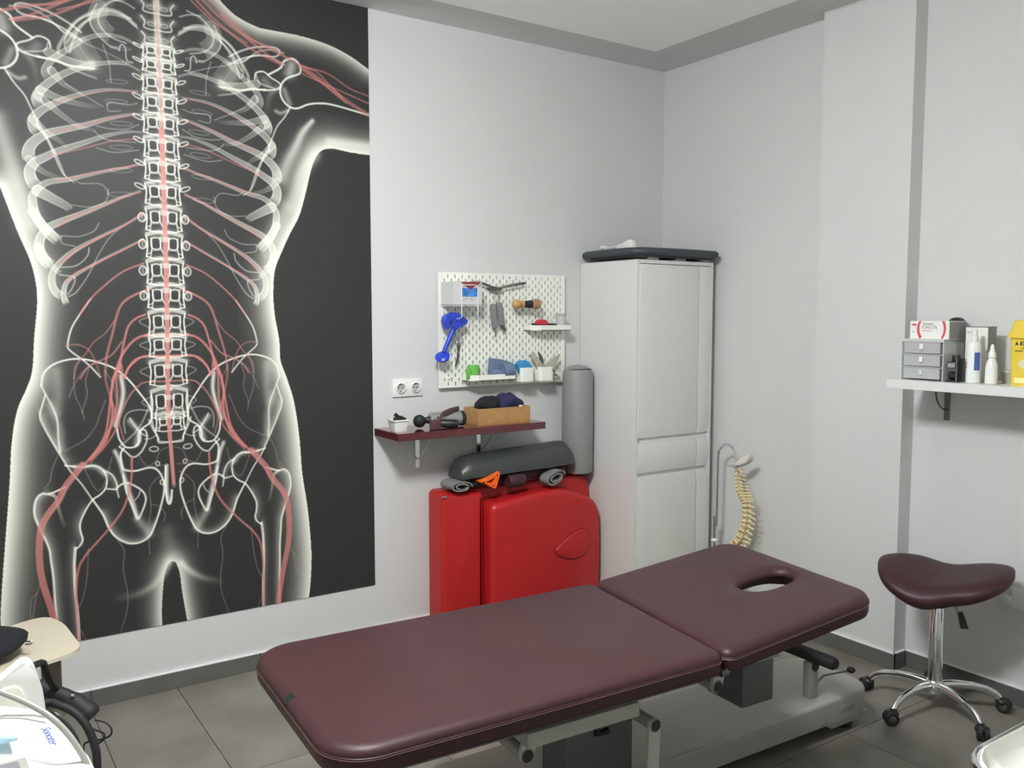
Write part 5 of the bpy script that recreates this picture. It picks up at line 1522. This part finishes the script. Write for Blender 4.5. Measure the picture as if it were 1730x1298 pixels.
for x_ in (.70, -.72):
    for y_ in (-.14, .14):
        G(BM).lathe([(.030, 0), (.030, .020), (.012, .030)], (x_+.04, y_, 0), 18).obj('rubber_foot', RUBBER, ct)
G(BM).box(-.80, .60, -.13, .13, .012, .050, .004).obj('chassis', BLACK, ct)
br = Vector((math.cos(R(-2.2)), math.sin(R(-2.2)), 0)); o_ = BM @ Vector((.665, -.1855, .082))
text('maker_lettering', 'ozzio', .034, INKG, ct, o_, br, (0, 0, 1))
o_ = BM @ Vector((.545, -.1855, .062)); text('small_lettering', 'ELECTRIC', .011, INKG, ct, o_, br, (0, 0, 1))

# ------------------------------------------------------------------ cream chair at the left with a black bag
chx = thing('cream_chair', 'cream plywood chair seat with a black bag on it, at the left edge', 'chair', (-3.38, -.42, 0))
cp = rcorner([(-3.148, -.60), (-3.30, -.668), (-3.62, -.80), (-3.64, -.36), (-3.38, -.250), (-3.215, -.165), (-3.17, -.30)], [.07, .02, .04, .03, .02, .08, .05], 6)
g = G(); g.rings([[(x, y, z) for x, y in cp] for z in (.443, .455)]); g.obj('seat', CREAM, chx, ang=30)
for x, y in ((-3.225, -.50), (-3.225, -.22), (-3.55, -.66), (-3.55, -.36)):
    G().tube([(x, y, .443), (x+.006, y, .0)], [.020, .017], 12).obj('leg', mat('dark_beech', (112, 104, 92), .5) if x == -3.225 and y == -.50 else bpy.data.materials['dark_beech'], chx)
G().rings([[(x, y, z) for x, y in ((-3.635, -.76), (-3.66, -.76), (-3.66, -.34), (-3.635, -.34))] for z in (.455, .80)]).obj('backrest', CREAM, chx, smooth=False)
bag = lump('black_bag', (-3.452, -.530, .508), (.150, .125, .046), BCLOTH, 21, 'soft black bag with a metal zip pull lying on the cream chair', 'bag', .10)
zp = G(); zp.tube([(-3.332, -.560, .508), (-3.312, -.567, .505)], .004, 6); zp.tube([(-3.312, -.567, .505), (-3.297, -.574, .503), (-3.290, -.574, .500), (-3.297, -.578, .496), (-3.312, -.572, .497)], .0028, 6); zp.obj('zip_pull', DSTEEL, bag)

# ------------------------------------------------------------------ physiotherapy device on a trolley, near left
dv = thing('therapy_device', 'white therapy machine with a grey screen on a stand, near the left edge', 'machine', (-3.55, -2.15, 0))
g = G()                                  # console: sloping top, viewed from behind/above
def crow(x0, x1, y, z, t=.0): return [(x0, y, z), (x1, y, z+t)]
cons = [(-3.79, -2.03, .889), (-3.455, -2.034, .885), (-3.395, -2.075, .880), (-3.366, -2.13, .855), (-3.335, -2.22, .80), (-3.325, -2.34, .78), (-3.79, -2.34, .80)]
top = [(-3.79, -1.995, .885), (-3.46, -2.000, .883), (-3.398, -2.045, .876), (-3.366, -2.100, .852), (-3.345, -2.19, .842), (-3.340, -2.46, .862), (-3.79, -2.46, .868)]
mid = [(x+.0, y, z-.028) for x, y, z in top]; mid = [((x+3.56)*1.03-3.56, (y+2.2)*1.03-2.2, z) for x, y, z in mid]
bot = [((x+3.56)*.88-3.56, (y+2.2)*.86-2.2, .70) for x, y, z in top]
in_ = [((x+3.56)*.93-3.56, (y+2.2)*.93-2.2, z+.007) for x, y, z in top]
g.rings([bot, mid, top, in_]); g.obj('console', DEV, dv, ang=45)
sx0, sx1 = -3.74, -3.432
G().rings([[(sx0, -2.225, .876), (sx1, -2.230, .874), (sx1+.012, -2.44, .886), (sx0, -2.44, .888)], [(sx0+.003, -2.228, .887), (sx1-.003, -2.232, .885), (sx1+.008, -2.437, .897), (sx0+.003, -2.437, .899)]]).obj('screen_bezel', HOSE, dv, smooth=False)
G().rings([[(sx0+.012, -2.238, .8885), (sx1-.014, -2.243, .8865), (sx1-.003, -2.430, .8965), (sx0+.012, -2.430, .8985)], [(sx0+.012, -2.238, .8893), (sx1-.014, -2.243, .8873), (sx1-.003, -2.430, .8973), (sx0+.012, -2.430, .8993)]]).obj('screen', SCREEN, dv, smooth=False)
G().rings([[(-3.76, -2.085, .8900), (-3.452, -2.088, .8880), (-3.440, -2.170, .8870), (-3.76, -2.17, .8900)], [(-3.76, -2.085, .8935), (-3.452, -2.088, .8915), (-3.440, -2.170, .8905), (-3.76, -2.17, .8935)]]).obj('blue_panel', DEVB, dv, smooth=False)
g = G(); g.tube([(-3.70, -2.062, .8915), (-3.45, -2.066, .8890), (-3.41, -2.085, .8860), (-3.385, -2.10, .880)], .0022, 6); g.obj('seam_line', HOSE, dv)
text('maker_lettering', 'SonoPlus', .022, BLUEP, dv, (-3.418, -2.245, .8835), (.06, .99, 0), (-1, .06, .02)) if False else text('maker_lettering', 'Sonoter', .020, BLUEP, dv, (-3.405, -2.135, .8830), (.10, -.99, -.05), (.97, .1, -.2))
# tall hood behind it (open cream shell)
hp = [(-3.80, .90-.03), (-3.50, .842), (-3.437, .848), (-3.405, .862), (-3.389, .858), (-3.378, .835), (-3.366, .79), (-3.362, .74), (-3.358, .62), (-3.80, .62)]
hp = [(-3.80, .790), (-3.497, .806), (-3.437, .826), (-3.402, .852), (-3.389, .855), (-3.378, .838), (-3.366, .79), (-3.362, .74), (-3.358, .60), (-3.80, .60)]
hp = rcorner(hp, .012, 3)
G().prism(hp, lambda x, z: (x, -1.735, z), lambda x, z: (x, -1.700, z), .006).obj('rear_hood', DEV, dv, ang=60)
hi = rcorner([(-3.78, .765), (-3.497, .783), (-3.425, .812), (-3.405, .806), (-3.392, .76), (-3.384, .62), (-3.78, .62)], .012, 3)
G().prism(hi, lambda x, z: (x, -1.7405, z), lambda x, z: (x, -1.733, z), .002).obj('hood_panel', DEVC, dv, ang=60)
G().box(-3.76, -3.372, -1.99, -1.735, .62, .70, .012).obj('rear_shelf', DEV, dv)
G().box(-3.60, -3.50, -2.25, -2.15, .06, .70, .01).obj('column', DEVC, dv)
g = G(); g.box(-3.78, -3.36, -2.22, -2.18, .035, .06, .006); g.box(-3.59, -3.55, -2.44, -1.92, .035, .06, .006); g.obj('trolley_base', DEVC, dv)
for x, y in ((-3.76, -2.2), (-3.38, -2.2), (-3.57, -2.42), (-3.57, -1.94)):
    G().lathe([(.012, -.012), (.019, -.010), (.019, .010), (.012, .012)], (x, y, .019), 16, 'x').obj('castor_wheel', RUBBER, dv)
g = G(); g.ell((-3.50, -1.87, .735), .09, .07, .035, 16, 8); g.obj('foam_pad', BLACK, dv)
hs = G(); hs.tube(catmull([(-3.56, -2.06, .960), (-3.474, -2.134, .968), (-3.459, -2.145, .960), (-3.429, -2.167, .945), (-3.4, -2.189, .925), (-3.378, -2.206, .900), (-3.360, -2.221, .868), (-3.351, -2.230, .842), (-3.340, -2.240, .79), (-3.335, -2.25, .70), (-3.40, -2.26, .55), (-3.52, -2.22, .50)], 4), .0047, 10)
hs.obj('grey_cable', HOSE, dv)
# black hose and handpiece hanging from the side of the machine
bh = G(); bh.tube(catmull([(-3.52, -1.735, .645), (-3.51, -1.60, .60), (-3.47, -1.42, .53), (-3.42, -1.28, .51), (-3.36, -1.20, .522), (-3.309, -1.139, .519), (-3.281, -1.158, .513), (-3.249, -1.182, .495), (-3.224, -1.202, .460), (-3.209, -1.216, .413), (-3.204, -1.225, .366), (-3.210, -1.23, .28), (-3.23, -1.25, .10), (-3.27, -1.32, .0105), (-3.42, -1.60, .0105), (-3.50, -1.80, .0105)], 4), .0105, 12)
tag(bh.obj('black_hose', RUBBER), 'thick black hose arching down to the floor beside the white machine', 'hose')
b2 = G(); b2.tube(catmull([(-3.55, -1.735, .635), (-3.54, -1.58, .55), (-3.48, -1.40, .47), (-3.42, -1.28, .45), (-3.36, -1.17, .49), (-3.318, -1.12, .488), (-3.285, -1.13, .475), (-3.258, -1.15, .44), (-3.24, -1.17, .39), (-3.235, -1.18, .30), (-3.26, -1.20, .10), (-3.32, -1.27, .009), (-3.44, -1.50, .009)], 4), .007, 10)
tag(b2.obj('grey_tube', mat('smoky_tube', (96, 100, 100), .3, trans=.3)), 'thinner smoky grey tube looping inside the black hose', 'hose')
hp_ = thing('black_handpiece', 'black handpiece with rounded end and thin cable loops, resting over the hose', 'handpiece', (-3.24, -1.07, .43))
G().tube(catmull([(-3.35, -1.00, .545), (-3.302, -1.030, .518), (-3.272, -1.045, .500), (-3.245, -1.063, .486), (-3.214, -1.087, .458), (-3.195, -1.103, .436)], 3), [.016]*3+[.020]*4+[.021]*3+[.026]*3+[.030]*2+[.024], 16).obj('handle', RUBBER, hp_)
G().tube(catmull([(-3.48, -1.735, .66), (-3.44, -1.55, .67), (-3.37, -1.28, .66), (-3.318, -1.15, .635), (-3.308, -1.128, .61), (-3.300, -1.115, .58), (-3.290, -1.08, .545), (-3.275, -1.05, .515)], 3), .009, 10).obj('upper_hose', RUBBER, hp_)
G().tube(catmull([(-3.190, -1.11, .428), (-3.166, -1.124, .420), (-3.153, -1.134, .402), (-3.157, -1.134, .384), (-3.179, -1.12, .373), (-3.206, -1.102, .367), (-3.218, -1.095, .359), (-3.22, -1.10, .34)], 4), .0028, 6).obj('cable', RUBBER, hp_)
G().tube(catmull([(-3.205, -1.11, .41), (-3.194, -1.107, .401), (-3.171, -1.123, .389), (-3.173, -1.123, .372), (-3.186, -1.116, .360), (-3.195, -1.118, .345)], 4), .0028, 6).obj('cable', RUBBER, hp_)
G().tube([(-3.243, -1.088, .505), (-3.236, -1.092, .503)], .004, 8).obj('metal_stud', CHROME, hp_)

# ------------------------------------------------------------------ laundry hamper at the lower right corner
hm = thing('laundry_hamper', 'white fabric laundry hamper with a chrome rim in the lower right corner', 'hamper', (-1.33, -2.85, 0))
hx0, hx1, hy0, hy1, hr_ = -1.600, -1.02, -3.06, -2.640, .15
rim = rrect(hx0, hx1, hy0, hy1, hr_, 8)
g = G(); g.tube([(x, y, .500) for x, y in rim]+[(rim[0][0], rim[0][1], .5), (rim[1][0], rim[1][1], .5)], .0085, 10, cap=False); g.obj('rim', CHROME, hm)
g = G(); g.tube([(x, y, .482) for x, y in rrect(hx0+.004, hx1-.004, hy0+.004, hy1-.004, hr_, 8)]+[(rim[0][0]-.004, rim[0][1], .482)], .0075, 8, cap=False); g.obj('rubber_edge', RUBBER, hm)
cx, cy = (hx0+hx1)/2, (hy0+hy1)/2; N = len(rim)
g = G(); rg = []
for f_, z in ((.80, .012), (.94, .02), (.985, .25), (.978, .470), (.965, .506), (.945, .508), (.90, .470), (.78, .458), (.6, .47), (.4, .455), (.2, .465), (.02, .46)):
    ring = []
    for k, (x, y) in enumerate(rim):
        w_ = 0 if z < .48 and f_ > .93 else (.016*math.sin(k*1.9+f_*9)+.014*math.sin(k*.7+f_*23))*(1 if f_ < .93 else .15)
        ring.append((cx+(x-cx)*f_, cy+(y-cy)*f_, z+w_))
    rg.append(ring)
g.rings(rg); g.obj('liner', LINER, hm, ang=80)
